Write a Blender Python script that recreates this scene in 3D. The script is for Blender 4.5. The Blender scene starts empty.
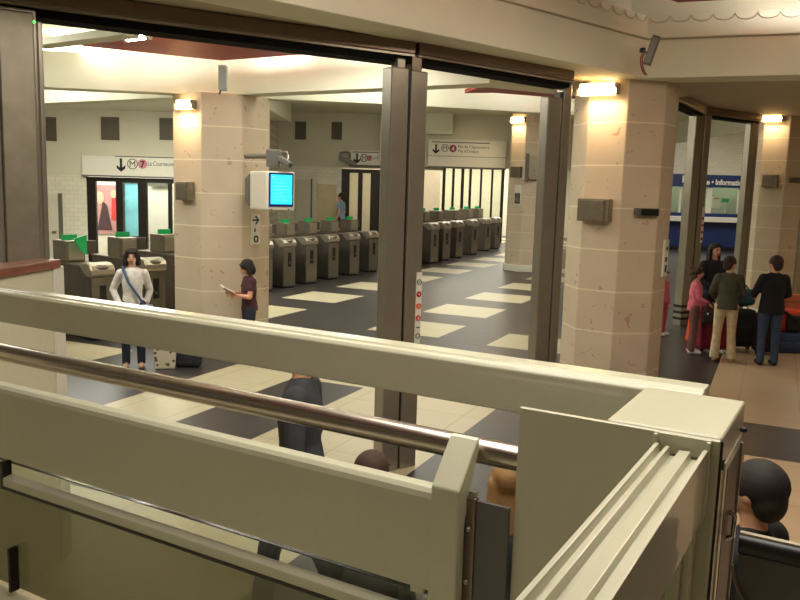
import bpy, bmesh, math, random
from mathutils import Vector, Matrix
random.seed(7)
V = Vector
COL = bpy.context.scene.collection
SC = bpy.context.scene

# ------------------------------------------------------------------ camera
FPX = 800.0; CH = 2.5
TH = math.atan(113/800.0); RO = math.atan(.029)
CF = V((0, math.cos(TH), -math.sin(TH)))
_u0 = V((0, math.sin(TH), math.cos(TH)))
CR = math.cos(RO)*V((1, 0, 0)) + math.sin(RO)*_u0
CU = math.cos(RO)*_u0 - math.sin(RO)*V((1, 0, 0))
CP = V((0, 0, CH))
cd = bpy.data.cameras.new('camera'); cam = bpy.data.objects.new('camera', cd); COL.objects.link(cam)
cd.sensor_width = 36; cd.lens = 36; cd.clip_start = .05; cd.clip_end = 200
M = Matrix((CR, CU, -CF)).transposed().to_4x4(); M.translation = CP
cam.matrix_world = M
SC.camera = cam

def ray(x, y): return CF + CR*((x-400)/FPX) - CU*((y-300)/FPX)
def fl(x, y, z=0.0):
    r = ray(x, y); return CP + r*((z-CH)/r.z)
def at(x, y, d):
    r = ray(x, y); return CP + r*(d/r.y)
def xz(x, y, d):
    p = at(x, y, d); return p.x, p.z

# ------------------------------------------------------------------ materials
def lin(c):
    c = c/255.0
    return c/12.92 if c <= .04045 else ((c+.055)/1.055)**2.4
def rgb(r, g, b): return (lin(r), lin(g), lin(b), 1)
MATS = {}
def mat(name, col, rough=.5, metal=0.0, emit=0.0, noise=0.0, nscale=8.0, spec=.5, bump=0.0, alpha=1.0, stretch=None, coat=0.0):
    if name in MATS: return MATS[name]
    m = bpy.data.materials.new(name); m.use_nodes = True; MATS[name] = m
    nt = m.node_tree; b = nt.nodes['Principled BSDF']
    b.inputs['Base Color'].default_value = rgb(*col)
    b.inputs['Roughness'].default_value = rough
    b.inputs['Metallic'].default_value = metal
    b.inputs['Specular IOR Level'].default_value = spec
    b.inputs['Coat Weight'].default_value = coat
    if emit:
        b.inputs['Emission Color'].default_value = rgb(*col)
        b.inputs['Emission Strength'].default_value = emit
    if noise or bump:
        tc = nt.nodes.new('ShaderNodeTexCoord'); n = nt.nodes.new('ShaderNodeTexNoise')
        n.inputs['Scale'].default_value = nscale; n.inputs['Detail'].default_value = 6
        if stretch:
            mp = nt.nodes.new('ShaderNodeMapping'); mp.inputs['Scale'].default_value = stretch
            nt.links.new(tc.outputs['Object'], mp.inputs['Vector']); nt.links.new(mp.outputs[0], n.inputs['Vector'])
        else: nt.links.new(tc.outputs['Object'], n.inputs['Vector'])
        if noise:
            r = nt.nodes.new('ShaderNodeValToRGB')
            a = [max(0, c*(1-noise)) for c in rgb(*col)[:3]]+[1]; z = [min(1, c*(1+noise)) for c in rgb(*col)[:3]]+[1]
            r.color_ramp.elements[0].color = a; r.color_ramp.elements[1].color = z
            r.color_ramp.elements[0].position = .3; r.color_ramp.elements[1].position = .7
            nt.links.new(n.outputs[0], r.inputs[0]); nt.links.new(r.outputs[0], b.inputs['Base Color'])
        if bump:
            bp = nt.nodes.new('ShaderNodeBump'); bp.inputs['Strength'].default_value = bump; bp.inputs['Distance'].default_value = .02
            nt.links.new(n.outputs[0], bp.inputs['Height']); nt.links.new(bp.outputs[0], b.inputs['Normal'])
    return m

class NT:
    """tiny node maths helper"""
    def __init__(s, m): s.t = m.node_tree
    def n(s, k): return s.t.nodes.new(k)
    def m(s, op, a, b=None, c=None):
        n = s.n('ShaderNodeMath'); n.operation = op
        for i, v in enumerate((a, b, c)):
            if v is None: continue
            if isinstance(v, (int, float)): n.inputs[i].default_value = v
            else: s.t.links.new(v, n.inputs[i])
        return n.outputs[0]
    def mix(s, f, a, b):
        n = s.n('ShaderNodeMix'); n.data_type = 'RGBA'
        for i, v in ((0, f), (6, a), (7, b)):
            if isinstance(v, (int, float, tuple)): n.inputs[i].default_value = v
            else: s.t.links.new(v, n.inputs[i])
        return n.outputs[2]

GA = math.radians(25)
def floor_mat():
    m = mat('floor_tiles', (80, 76, 74), .2); h = NT(m); b = m.node_tree.nodes['Principled BSDF']
    tc = h.n('ShaderNodeTexCoord'); sx = h.n('ShaderNodeSeparateXYZ'); h.t.links.new(tc.outputs['Object'], sx.inputs[0])
    X, Y = sx.outputs[0], sx.outputs[1]
    c, s = math.cos(GA), math.sin(GA)
    v = h.m('ADD', h.m('MULTIPLY', X, s), h.m('MULTIPLY', Y, c))
    u = h.m('SUBTRACT', h.m('MULTIPLY', X, c), h.m('MULTIPLY', Y, s))
    su, sv, tl = 3.41, 2.43, 1.36
    fu = h.m('FLOORED_MODULO', h.m('ADD', u, 6.38), su)
    fv = h.m('FLOORED_MODULO', h.m('SUBTRACT', v, 12.33), sv)
    tile = h.m('MULTIPLY', h.m('LESS_THAN', fu, tl), h.m('LESS_THAN', fv, tl))
    def rng(q, a, c_): return h.m('MULTIPLY', h.m('GREATER_THAN', q, a), h.m('LESS_THAN', q, c_))
    def AND(a, c_): return h.m('MULTIPLY', a, c_)
    # pale field of the ticket side
    big = AND(h.m('GREATER_THAN', u, -.62), rng(v, 9.55, 40))
    big2 = AND(h.m('GREATER_THAN', u, -.1), h.m('LESS_THAN', v, 8.3))
    far = AND(tile, AND(h.m('LESS_THAN', u, -4.9), h.m('MAXIMUM', h.m('GREATER_THAN', v, 9.3), h.m('LESS_THAN', u, -8.3))))
    extra = AND(rng(u, -4.1, -2.74), rng(v, 12.15, 13.4))
    # near field: pale, with one column of dark squares
    sq = AND(rng(u, -5.52, -4.5), h.m('LESS_THAN', h.m('FLOORED_MODULO', h.m('SUBTRACT', v, 7.62), 1.52), 1.04))
    near = AND(AND(rng(u, -6.62, -2.75), h.m('LESS_THAN', v, 9.3)), h.m('SUBTRACT', 1.0, sq))
    pale = h.m('MINIMUM', 1.0, h.m('ADD', h.m('ADD', far, near), h.m('ADD', extra, h.m('ADD', big, big2))))
    # joints, 0.68 m stone slabs
    ju = h.m('ABSOLUTE', h.m('SUBTRACT', h.m('FLOORED_MODULO', h.m('ADD', fu, .34), .68), .34))
    jv = h.m('ABSOLUTE', h.m('SUBTRACT', h.m('FLOORED_MODULO', h.m('ADD', fv, .34), .68), .34))
    j = h.m('LESS_THAN', h.m('MINIMUM', ju, jv), .004)
    ns = h.n('ShaderNodeTexNoise'); ns.inputs['Scale'].default_value = 3.0; ns.inputs['Detail'].default_value = 8; h.t.links.new(tc.outputs['Object'], ns.inputs['Vector'])
    dk = h.mix(ns.outputs[0], rgb(54, 50, 49), rgb(66, 61, 60)); pl = h.mix(ns.outputs[0], rgb(182, 173, 144), rgb(196, 187, 158))
    pl = h.mix(h.m('MAXIMUM', big, big2), pl, h.mix(ns.outputs[0], rgb(184, 158, 128), rgb(200, 174, 144)))
    col = h.mix(pale, dk, pl)
    col = h.mix(h.m('MULTIPLY', j, .45), col, rgb(60, 54, 46))
    h.t.links.new(col, b.inputs['Base Color']); b.inputs['Specular IOR Level'].default_value = .3
    h.t.links.new(h.m('ADD', .33, h.m('MULTIPLY', ns.outputs[0], .06)), b.inputs['Roughness'])
    return m
def stone_mat(name, course, z0):
    m = mat(name, (205, 182, 145), .45); h = NT(m); b = m.node_tree.nodes['Principled BSDF']
    tc = h.n('ShaderNodeTexCoord'); sx = h.n('ShaderNodeSeparateXYZ'); h.t.links.new(tc.outputs['Object'], sx.inputs[0])
    Z = sx.outputs[2]
    jj = h.m('LESS_THAN', h.m('FLOORED_MODULO', h.m('SUBTRACT', Z, z0), course), .016)
    ci = h.m('FLOOR', h.m('DIVIDE', h.m('SUBTRACT', Z, z0), course))
    wn = h.n('ShaderNodeTexWhiteNoise'); wn.noise_dimensions = '1D'; h.t.links.new(ci, wn.inputs['W'])
    n1 = h.n('ShaderNodeTexNoise'); n1.inputs['Scale'].default_value = 2.2; n1.inputs['Detail'].default_value = 8; h.t.links.new(tc.outputs['Object'], n1.inputs['Vector'])
    n2 = h.n('ShaderNodeTexNoise'); n2.inputs['Scale'].default_value = 7.5; n2.inputs['Detail'].default_value = 4; n2.inputs['Distortion'].default_value = 1.2; h.t.links.new(tc.outputs['Object'], n2.inputs['Vector'])
    base = h.mix(n1.outputs[0], rgb(192, 174, 146), rgb(220, 204, 180))
    base = h.mix(h.m('MULTIPLY', wn.outputs[0], .25), base, rgb(202, 182, 152))
    fleck = h.m('MULTIPLY', h.m('GREATER_THAN', n2.outputs[0], .665), .55)
    base = h.mix(fleck, base, rgb(165, 105, 78))
    base = h.mix(h.m('MULTIPLY', jj, .8), base, rgb(238, 226, 200))
    h.t.links.new(base, b.inputs['Base Color'])
    return m
def walltile_mat():
    m = mat('white_wall_tile', (225, 220, 200), .3); h = NT(m); b = m.node_tree.nodes['Principled BSDF']
    tc = h.n('ShaderNodeTexCoord'); sx = h.n('ShaderNodeSeparateXYZ'); h.t.links.new(tc.outputs['Object'], sx.inputs[0])
    cb = h.n('ShaderNodeCombineXYZ'); h.t.links.new(sx.outputs[0], cb.inputs[0]); h.t.links.new(sx.outputs[2], cb.inputs[1])
    br = h.n('ShaderNodeTexBrick'); br.inputs['Scale'].default_value = 1.0
    br.inputs['Brick Width'].default_value = .24; br.inputs['Row Height'].default_value = .12; br.inputs['Mortar Size'].default_value = .006
    br.inputs['Color1'].default_value = rgb(226, 220, 200); br.inputs['Color2'].default_value = rgb(218, 212, 192); br.inputs['Mortar'].default_value = rgb(200, 193, 172)
    h.t.links.new(cb.outputs[0], br.inputs['Vector']); h.t.links.new(br.outputs[0], b.inputs['Base Color'])
    return m
def glass_mat(name, tint, diff, haze, rough=.03):
    """clear pane with a diffuse film: part see-through, part diffuse, glossy on top"""
    m = bpy.data.materials.new(name); m.use_nodes = True; MATS[name] = m; h = NT(m); nt = m.node_tree
    out = nt.nodes['Material Output']; nt.nodes.remove(nt.nodes['Principled BSDF'])
    tr = h.n('ShaderNodeBsdfTransparent'); tr.inputs[0].default_value = rgb(*tint)
    df = h.n('ShaderNodeBsdfDiffuse'); df.inputs[0].default_value = rgb(*diff)
    gl = h.n('ShaderNodeBsdfGlossy'); gl.inputs['Roughness'].default_value = rough
    m1 = h.n('ShaderNodeMixShader'); m1.inputs[0].default_value = haze
    nt.links.new(tr.outputs[0], m1.inputs[1]); nt.links.new(df.outputs[0], m1.inputs[2])
    fr = h.n('ShaderNodeLayerWeight'); fac = h.m('ADD', .03, h.m('MULTIPLY', .6, h.m('POWER', fr.outputs['Facing'], 5.0)))
    m2 = h.n('ShaderNodeMixShader'); nt.links.new(fac, m2.inputs[0])
    nt.links.new(m1.outputs[0], m2.inputs[1]); nt.links.new(gl.outputs[0], m2.inputs[2])
    nt.links.new(m2.outputs[0], out.inputs[0]); return m

FLOOR = floor_mat()
STONE_A = stone_mat('stone_courses', .46, .03)
STONE_D = stone_mat('stone_courses_large', .55, .1)
WTILE = walltile_mat()
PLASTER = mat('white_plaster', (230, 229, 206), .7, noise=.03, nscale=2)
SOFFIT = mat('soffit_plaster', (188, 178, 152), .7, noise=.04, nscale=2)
WALLP = mat('wall_paint', (212, 206, 184), .7, noise=.03, nscale=2)
REDC = mat('red_ceiling_paint', (150, 28, 22), .55, noise=.25, nscale=3, stretch=(1, 12, 1))
ENAMEL = mat('beige_enamel', (184, 180, 156), .28, noise=.02, nscale=30, coat=.3)
ENAMEL2 = mat('beige_enamel_pale', (200, 196, 168), .35, noise=.02, nscale=20)
STEEL = mat('brushed_steel', (158, 150, 136), .28, .62, noise=.05, nscale=6)
STEELD = mat('bronze_steel', (126, 110, 98), .28, .8, noise=.03, nscale=5)
STEELB = mat('boxed_steel', (150, 140, 122), .45, .85, noise=.1, nscale=10)
TUBE = mat('handrail_steel', (186, 174, 162), .27, 1.0, noise=.05, nscale=20)
BLACK = mat('black_paint', (22, 20, 19), .4, noise=.2, nscale=12)
MATTE = mat('matte_black', (16, 15, 15), .85, noise=.2, nscale=12, spec=.15)
DARK = mat('dark_bronze_frame', (46, 40, 34), .4, .5, noise=.15, nscale=10)
RUBBER = mat('black_rubber', (18, 17, 17), .35, noise=.2, nscale=10)
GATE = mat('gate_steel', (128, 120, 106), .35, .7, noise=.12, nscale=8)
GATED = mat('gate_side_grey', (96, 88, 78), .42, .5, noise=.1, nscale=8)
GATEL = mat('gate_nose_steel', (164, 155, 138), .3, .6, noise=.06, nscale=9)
GREEN = mat('green_panel', (20, 150, 78), .35, emit=.15, noise=.1, nscale=6)
GREENLED = mat('green_led', (60, 235, 90), .3, emit=3)
WOOD = mat('red_brown_wood', (128, 78, 58), .35, noise=.3, nscale=4, stretch=(10, 1, 10))
GREYM = mat('grey_plastic', (98, 95, 86), .45, noise=.05, nscale=20)
WHITEM = mat('white_housing', (214, 210, 196), .4, noise=.03, nscale=20)
PAPER = mat('white_sign', (228, 224, 208), .5, noise=.02, nscale=20)
INK = mat('sign_ink', (26, 26, 30), .5, noise=.1, nscale=20)
BLUE = mat('ticket_blue', (20, 42, 92), .4, noise=.12, nscale=3)
LAMP = mat('lamp_glass', (255, 214, 150), .3, emit=7, noise=.02, nscale=9)
TUBEL = mat('fluorescent_tube', (252, 250, 244), .3, emit=52)
GLASS = glass_mat('hazy_glass', (196, 196, 178), (158, 152, 126), .38)
GLASSD = glass_mat('dark_smoked_glass', (66, 62, 60), (120, 114, 110), .6, .08)  # pale diffuse share paints glare over the dark pane
GLASSC = glass_mat('clear_glass', (240, 242, 236), (150, 150, 140), .05)
GLEDGE = mat('green_glass_edge', (28, 52, 42), .15, noise=.1, nscale=20)

# ------------------------------------------------------------------ mesh builder
WM = {}
def tag(o, label=None, cat=None, group=None, kind=None):
    if label: o['label'] = label
    if cat: o['category'] = cat
    if group: o['group'] = group
    if kind: o['kind'] = kind
    return o
def thing(name, label, cat, loc=(0, 0, 0), rz=0.0, group=None):
    o = bpy.data.objects.new(name, None); COL.objects.link(o); o.empty_display_size = .1
    o.location = loc; o.rotation_euler = (0, 0, rz)
    WM[o.name] = Matrix.Translation(V(loc)) @ Matrix.Rotation(rz, 4, 'Z')
    return tag(o, label, cat, group)
class MB:
    def __init__(s): s.v = []; s.f = []; s.sm = []
    def add(s, vs, fs, smooth=False):
        k = len(s.v); s.v += [V(p) for p in vs]
        s.f += [[i+k for i in f] for f in fs]; s.sm += [smooth]*len(fs); return s
    def box(s, lo, hi, F=None):
        x0, y0, z0 = lo; x1, y1, z1 = hi
        vs = [V((x, y, z)) for z in (z0, z1) for x, y in ((x0, y0), (x1, y0), (x1, y1), (x0, y1))]
        if F: vs = [F(*p) for p in vs]
        return s.add(vs, [(0, 3, 2, 1), (4, 5, 6, 7), (0, 1, 5, 4), (1, 2, 6, 5), (2, 3, 7, 6), (3, 0, 4, 7)])
    def prism(s, pts, vec):
        n = len(pts); vec = V(vec); vs = [V(p) for p in pts]+[V(p)+vec for p in pts]
        return s.add(vs, [list(range(n))[::-1], list(range(n, 2*n))]+[(i, (i+1) % n, n+(i+1) % n, n+i) for i in range(n)])
    def loft(s, rings, smooth=True, cap=True):
        n = len(rings[0]); vs = [p for r in rings for p in r]; fs = []
        for k in range(len(rings)-1):
            fs += [(k*n+i, k*n+(i+1) % n, (k+1)*n+(i+1) % n, (k+1)*n+i) for i in range(n)]
        s.add(vs, fs, smooth)
        if cap:
            s.add(rings[0], [list(range(n))[::-1]]); s.add(rings[-1], [list(range(n))])
        return s
    def tube(s, pts, r, n=12, cap=True):
        pts = [V(p) for p in pts]; rings = []
        rs = r if isinstance(r, (list, tuple)) else [r]*len(pts)
        up = None
        for i, p in enumerate(pts):
            d = (pts[min(i+1, len(pts)-1)]-pts[max(i-1, 0)]).normalized()
            if up is None: up = d.orthogonal().normalized()
            a = (up-d*up.dot(d)).normalized(); up = a; b = d.cross(a)
            rings.append([p+(a*math.cos(t)+b*math.sin(t))*rs[i] for t in [2*math.pi*k/n for k in range(n)]])
        return s.loft(rings, True, cap)
    def frustum(s, a, b, ra, rb, n=16): return s.tube([a, b], [ra, rb], n)
    def ell(s, c, r, n=16, m=10, R=None):
        c = V(c); rings = []
        for j in range(m+1):
            t = -math.pi/2+math.pi*j/m
            t = max(-1.55, min(1.55, t))
            rings.append([V((r[0]*math.cos(t)*math.cos(2*math.pi*k/n), r[1]*math.cos(t)*math.sin(2*math.pi*k/n), r[2]*math.sin(t))) for k in range(n)])
        if R: rings = [[R @ p for p in q] for q in rings]
        return s.loft([[p+c for p in q] for q in rings], True)
    def cap(s, a, b, ra, rb=None, n=14):
        a, b = V(a), V(b); rb = ra if rb is None else rb; d = (b-a).normalized(); rings = []
        u = d.orthogonal().normalized(); w = d.cross(u)
        for c, r, ts in ((a, ra, [-1.5, -1.1, -.7, -.35, 0]), (b, rb, [0, .35, .7, 1.1, 1.5])):
            for t in ts:
                rings.append([c+d*(r*math.sin(t))+(u*math.cos(p)+w*math.sin(p))*(r*math.cos(t)) for p in [2*math.pi*k/n for k in range(n)]])
        return s.loft(rings, True)
    def xf(s, fn): s.v = [fn(p) for p in s.v]; return s
    def build(s, name, m, parent=None, bevel=0.0, remesh=0.0, smooth=2, label=None, kind=None, W=True, seg=2):
        me = bpy.data.meshes.new(name); vs = s.v
        off = V((0, 0, 0))
        if parent is not None:
            p = parent
            while p.parent: p = p.parent
            inv = WM.get(p.name, Matrix()).inverted() if W else Matrix()
            vs = [inv @ q for q in vs]
        elif kind is None:
            xs = [q.x for q in vs]; ys = [q.y for q in vs]; zs = [q.z for q in vs]
            off = V(((min(xs)+max(xs))/2, (min(ys)+max(ys))/2, min(zs))); vs = [q-off for q in vs]
        me.from_pydata([tuple(q) for q in vs], [], s.f)
        for i, p in enumerate(me.polygons): p.use_smooth = s.sm[i]
        if remesh:
            t = bpy.data.objects.new('t', me); COL.objects.link(t)
            bm = bmesh.new(); bm.from_mesh(me); bmesh.ops.recalc_face_normals(bm, faces=bm.faces); bm.to_mesh(me); bm.free()
            md = t.modifiers.new('r', 'REMESH'); md.mode = 'VOXEL'; md.voxel_size = remesh; md.use_smooth_shade = True
            ms = t.modifiers.new('s', 'SMOOTH'); ms.factor = .5; ms.iterations = smooth
            me2 = bpy.data.meshes.new_from_object(t.evaluated_get(bpy.context.evaluated_depsgraph_get()))
            bpy.data.objects.remove(t); me = me2; me.name = name
            for p in me.polygons: p.use_smooth = True
        else:
            bm = bmesh.new(); bm.from_mesh(me)
            bmesh.ops.recalc_face_normals(bm, faces=bm.faces)
            bm.to_mesh(me); bm.free()
        o = bpy.data.objects.new(name, me); COL.objects.link(o)
        me.materials.clear(); me.materials.append(m)
        if bevel:
            md = o.modifiers.new('bevel', 'BEVEL'); md.width = bevel; md.segments = seg; md.limit_method = 'ANGLE'; md.angle_limit = .6
            md.harden_normals = False
        if parent is not None: o.parent = parent
        else:
            o.location = off; WM[o.name] = Matrix.Translation(off)
        if label: o['label'] = label
        if kind: o['kind'] = kind
        return o
def bx(name, m, lo, hi, parent=None, F=None, **k): return MB().box(lo, hi, F).build(name, m, parent, **k)
def copy_tree(o, parent=None):
    c = o.copy(); COL.objects.link(c)
    if parent is not None: c.parent = parent
    for ch in list(o.children): copy_tree(ch, c)
    return c
def frame(org, rz):
    """local x,y,z -> world, rotated rz about z at org"""
    o = V(org); c, s = math.cos(rz), math.sin(rz)
    return lambda x, y, z: V((o.x+c*x-s*y, o.y+s*x+c*y, o.z+z))
def facing(org, nrm):
    """local x along the surface, -y out of it (towards nrm), z up"""
    o = V(org); n = V((nrm[0], nrm[1], 0)).normalized(); xa = V((-n.y, n.x, 0))
    return lambda x, y, z: o + xa*x - n*y + V((0, 0, z))
def text_mesh(body, size, F, m, name, parent, align='LEFT', bold=0.0, thick=.004, width=None):
    cu = bpy.data.curves.new('txt', 'FONT'); cu.body = body; cu.size = size; cu.extrude = thick/2; cu.align_x = align; cu.offset = bold; cu.resolution_u = 3
    t = bpy.data.objects.new('txt', cu); COL.objects.link(t)
    me = bpy.data.meshes.new_from_object(t.evaluated_get(bpy.context.evaluated_depsgraph_get()))
    bpy.data.objects.remove(t)
    k = 1.0
    if width:
        xs = [v.co.x for v in me.vertices]; k = width/max(1e-6, max(xs)-min(xs))
    b = MB(); b.add([F(v.co.x*k, -v.co.z, v.co.y) for v in me.vertices], [list(p.vertices) for p in me.polygons])
    bpy.data.meshes.remove(me)
    return b.build(name, m, parent)
def disc(b, F, x, z, r, y=0.0, t=.004, n=24, ri=0.0):
    if not ri:
        b.prism([F(x+r*math.cos(a), y, z+r*math.sin(a)) for a in [2*math.pi*k/n for k in range(n)]], F(0, -t, 0)-F(0, 0, 0))
    else:
        rs = [[F(x+q*math.cos(a), y-d, z+q*math.sin(a)) for q, d in ((ri, 0), (r, 0), (r, t), (ri, t))] for a in [2*math.pi*k/n for k in range(n)]]
        vs = [p for q in rs for p in q]
        b.add(vs, [(4*k+j, 4*k+(j+1) % 4, 4*((k+1) % n)+(j+1) % 4, 4*((k+1) % n)+j) for k in range(n) for j in range(4)])
    return b
def arrow_down(b, F, x, z, h, w, t=.004):
    d = F(0, -t, 0)-F(0, 0, 0); s = w*.14
    b.prism([F(x-s, 0, z+h/2), F(x-s, 0, z-h/2+s), F(x+s, 0, z-h/2+s), F(x+s, 0, z+h/2)], d)
    for sg in (-1, 1):
        b.prism([F(x, 0, z-h/2-s), F(x, 0, z-h/2+s*1.8), F(x+sg*w/2, 0, z-h/2+w/2+s), F(x+sg*w/2, 0, z-h/2+w/2-s*1.6)], d)
    return b

# ================================================================== THE SETTING
bx('floor', FLOOR, (-14, -4, -.12), (24, 46, 0), kind='structure')

# --- fascia beam above the stairwell
def norm2(v): v = V((v[0], v[1])); return v/v.length
def offs(path, d):
    """offset an open 2d path to its left by d (mitred)"""
    out = []
    for i, p in enumerate(path):
        p = V(p)
        d0 = norm2(V(path[i])-V(path[i-1])) if i else None
        d1 = norm2(V(path[i+1])-V(path[i])) if i < len(path)-1 else None
        a = d0 or d1; b = d1 or d0
        n0 = V((-a.y, a.x)); n1 = V((-b.y, b.x)); m = (n0+n1).normalized()
        out.append(p+m*(d/max(.3, m.dot(n0))))
    return out
def ribbon(path, prof):
    """sweep a closed (offset, z) profile along a 2d path"""
    b = MB(); rings = []
    cols = [offs(path, o) for o, z in prof]
    for i in range(len(path)):
        rings.append([V((cols[j][i].x, cols[j][i].y, prof[j][1])) for j in range(len(prof))])
    return b.loft(rings, False)
QB = V((2.49, 8.61))
Q = [tuple(QB-V((.740, .672))*9.0), tuple(QB), tuple(QB+V((.937, -.349))*6.0)]
ribbon(Q, [(0, 3.70), (.42, 3.70), (.42, 4.08), (0, 4.08)]).build('ceiling_beam', PLASTER, kind='structure', bevel=.006)
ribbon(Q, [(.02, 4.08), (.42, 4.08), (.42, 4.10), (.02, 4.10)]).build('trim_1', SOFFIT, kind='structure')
ribbon(Q, [(0, 4.10), (.16, 4.10), (.16, 4.335), (.04, 4.335)]).build('trim_2', PLASTER, kind='structure')
ribbon(Q, [(.16, 4.10), (.42, 4.10), (.42, 4.80), (.36, 4.80), (.36, 4.14), (.16, 4.14)]).build('trim_3', PLASTER, kind='structure')
# scalloped moulding along the cove lip
b = MB()
for i in (0, 1):
    p0, p1 = V(Q[i]), V(Q[i+1]); d = (p1-p0); L = d.length; d.normalize(); nn = V((-d.y, d.x)); n = int(L/.205); st = L/n
    for k in range(n):
        c = p0+d*(st*(k+.5)) - nn*.004+nn*.028
        pts = []
        for a in range(0, 11):
            t = math.pi*a/10
            q = c+d*(math.cos(t)*st*.46)
            pts.append((q.x, q.y, 4.312-math.sin(t)*.05))
        b.tube(pts, .0085, 6)
        q = c+d*(st*.5); b.ell((q.x, q.y, 4.312), (.014, .014, .014), 8, 5)
b.build('trim_4', mat('scallop_plaster', (214, 206, 182), .6, noise=.03, nscale=9), kind='structure')
# coffer ceiling over the stairwell: white margin and red field
inn = offs(Q, -.48)
bx('ceiling_stairwell', PLASTER, (-9, -4, 4.80), (14, 9.6, 4.88), kind='structure')
def raft(name, poly, z, lamps, label):
    """suspended red ceiling panel with fluorescent tubes lying along its back edges"""
    MB().prism([V((p[0], p[1], z)) for p in poly], (0, 0, .05)).build(name, REDC, kind='structure')
    cx = sum(p[0] for p in poly)/len(poly); cy = sum(p[1] for p in poly)/len(poly); c = V((cx, cy))
    for a, b_, lb in lamps:
        a, b_ = V(poly[a][:2]), V(poly[b_][:2]); d = (b_-a).normalized(); n = V((-d.y, d.x)); n = n if n.dot(c-a) > 0 else -n
        L = min((b_-a).length-.6, 4.0); m = (a+b_)/2+n*.10; p, q = m-d*L/2, m+d*L/2
        tube_lamp('fluorescent_lamp', lb, (p.x, p.y, z+.09), (q.x, q.y, z+.09), TUBEL)
def tube_lamp(name, label, a, b_, m=None, r=.02):
    a, b_ = V(a), V(b_); t = thing(name, label, 'lamp', a)
    MB().tube([a, b_], r, 10).build('tube', m, t)
    for q, w in ((a, b_), (b_, a)):
        d = (q-w).normalized(); MB().tube([q, q+d*.05], r*1.3, 10).build('end_cap', WHITEM, t)
    return t
raft('ceiling_red_stairwell', [tuple(inn[0]), tuple(inn[1]), tuple(inn[2]), (6.5, -2.5), (-3.2, -2.5)], 4.34,
     [(0, 1, 'fluorescent tube above the red ceiling along the long beam'), (1, 2, 'fluorescent tube above the red ceiling along the short scalloped beam')], '')
raft('ceiling_red_hall', [(-4.0, 10.15), (-2.47, 11.0), (-1.2, 10.25), (.55, 9.2), (.1, 8.1), (-2.0, 7.9), (-2.9, 9.33)], 4.10,
     [(0, 1, 'fluorescent tube over the red hall ceiling facing the wall vents'), (1, 2, 'fluorescent tube over the red hall ceiling by the screen column'), (2, 3, 'fluorescent tube over the red hall ceiling by the middle pillar'), (6, 0, 'fluorescent tube over the slanting edge of the red hall ceiling')], '')
raft('ceiling_red_second', [(.85, 11.9), (1.25, 11.75), (2.2, 12.1), (3.2, 12.4), (2.9, 11.0), (1.2, 10.0)], 3.87,
     [(1, 2, 'fluorescent tube over the farther red ceiling'), (2, 3, 'fluorescent tube over the farther red ceiling, end by the big column')], '')

# frame line 1 and soffits
HL = (-3.6, 4.74); HM = (.05, 6.98); HR = (1.72, 8.38)
soff = [Q[0], Q[1]]
def slab(name, poly, z0, z1, m): return MB().prism([V((p[0], p[1], z0)) for p in poly], (0, 0, z1-z0)).build(name, m, kind='structure')
LB = offs(Q, .40)
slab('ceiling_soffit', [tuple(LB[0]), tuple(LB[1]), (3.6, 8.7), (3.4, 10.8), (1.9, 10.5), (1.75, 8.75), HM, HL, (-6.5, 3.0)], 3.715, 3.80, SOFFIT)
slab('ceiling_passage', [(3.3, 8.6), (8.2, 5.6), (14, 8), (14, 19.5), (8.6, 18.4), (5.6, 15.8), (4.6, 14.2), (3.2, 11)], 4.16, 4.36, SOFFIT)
# hall ceilings
slab('ceiling_hall_front', [(-14, 4.0), HL, HM, HR, (1.9, 9.3), (3.2, 10.4), (4.3, 13.2), (-14, 13.2)], 4.45, 4.53, PLASTER)
slab('ceiling_hall_rear', [(-14, 13.2), (-3.4, 13.2), (-3.4, 24), (-14, 24)], 4.32, 4.42, PLASTER)
slab('ceiling_hall_far', [(-3.4, 13.2), (5.5, 13.2), (9, 20), (9, 30), (-7.5, 30), (-7.5, 24), (-3.4, 24)], 4.86, 4.96, PLASTER)
slab('ceiling_ticket_hall', [(5.0, 14.2), (9, 19.4), (24, 19.4), (24, 46), (9, 46), (9, 20)], 5.72, 5.82, PLASTER)
slab('ceiling_gate_hall', [(-7.5, 28), (9, 28), (9, 46), (-7.5, 46)], 4.2, 4.3, PLASTER)
bx('wall_step', PLASTER, (-3.4, 13.15, 4.3), (5.6, 13.25, 4.96), kind='structure')
bx('wall_step_side', PLASTER, (-3.45, 13.2, 4.3), (-3.35, 24, 4.96), kind='structure')
MB().prism([V((4.9, 13.2, 4.2)), V((9.05, 19.4, 4.2)), V((9.05, 46, 4.2)), V((8.95, 46, 4.2)), V((8.95, 19.5, 4.2)), V((4.8, 13.3, 4.2))], (0, 0, 1.6)).build('wall_ticket_side', PLASTER, kind='structure')

# coffer fascias of the hall
FA = [(-9.0, 10.46), (-2.57, 11.46), (.95, 9.36), (2.3, 10.1)]
ribbon(FA, [(0, 3.70), (.35, 3.70), (.35, 4.50), (.30, 4.50), (.30, 4.18), (0, 4.18)]).build('ceiling_beam_front', PLASTER, kind='structure')
for nm, FB in (('ceiling_beam_rear', [(-9, 15.25), (-3.0, 11.75)]), ('ceiling_beam_far', [(-2.3, 11.72), (-.3, 12.0), (2.18, 12.72), (3.5, 13.1)])):
    ribbon(FB, [(0, 3.70), (.3, 3.70), (.3, 4.50), (.25, 4.50), (.25, 4.10), (0, 4.10)]).build(nm, PLASTER, kind='structure')
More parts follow.
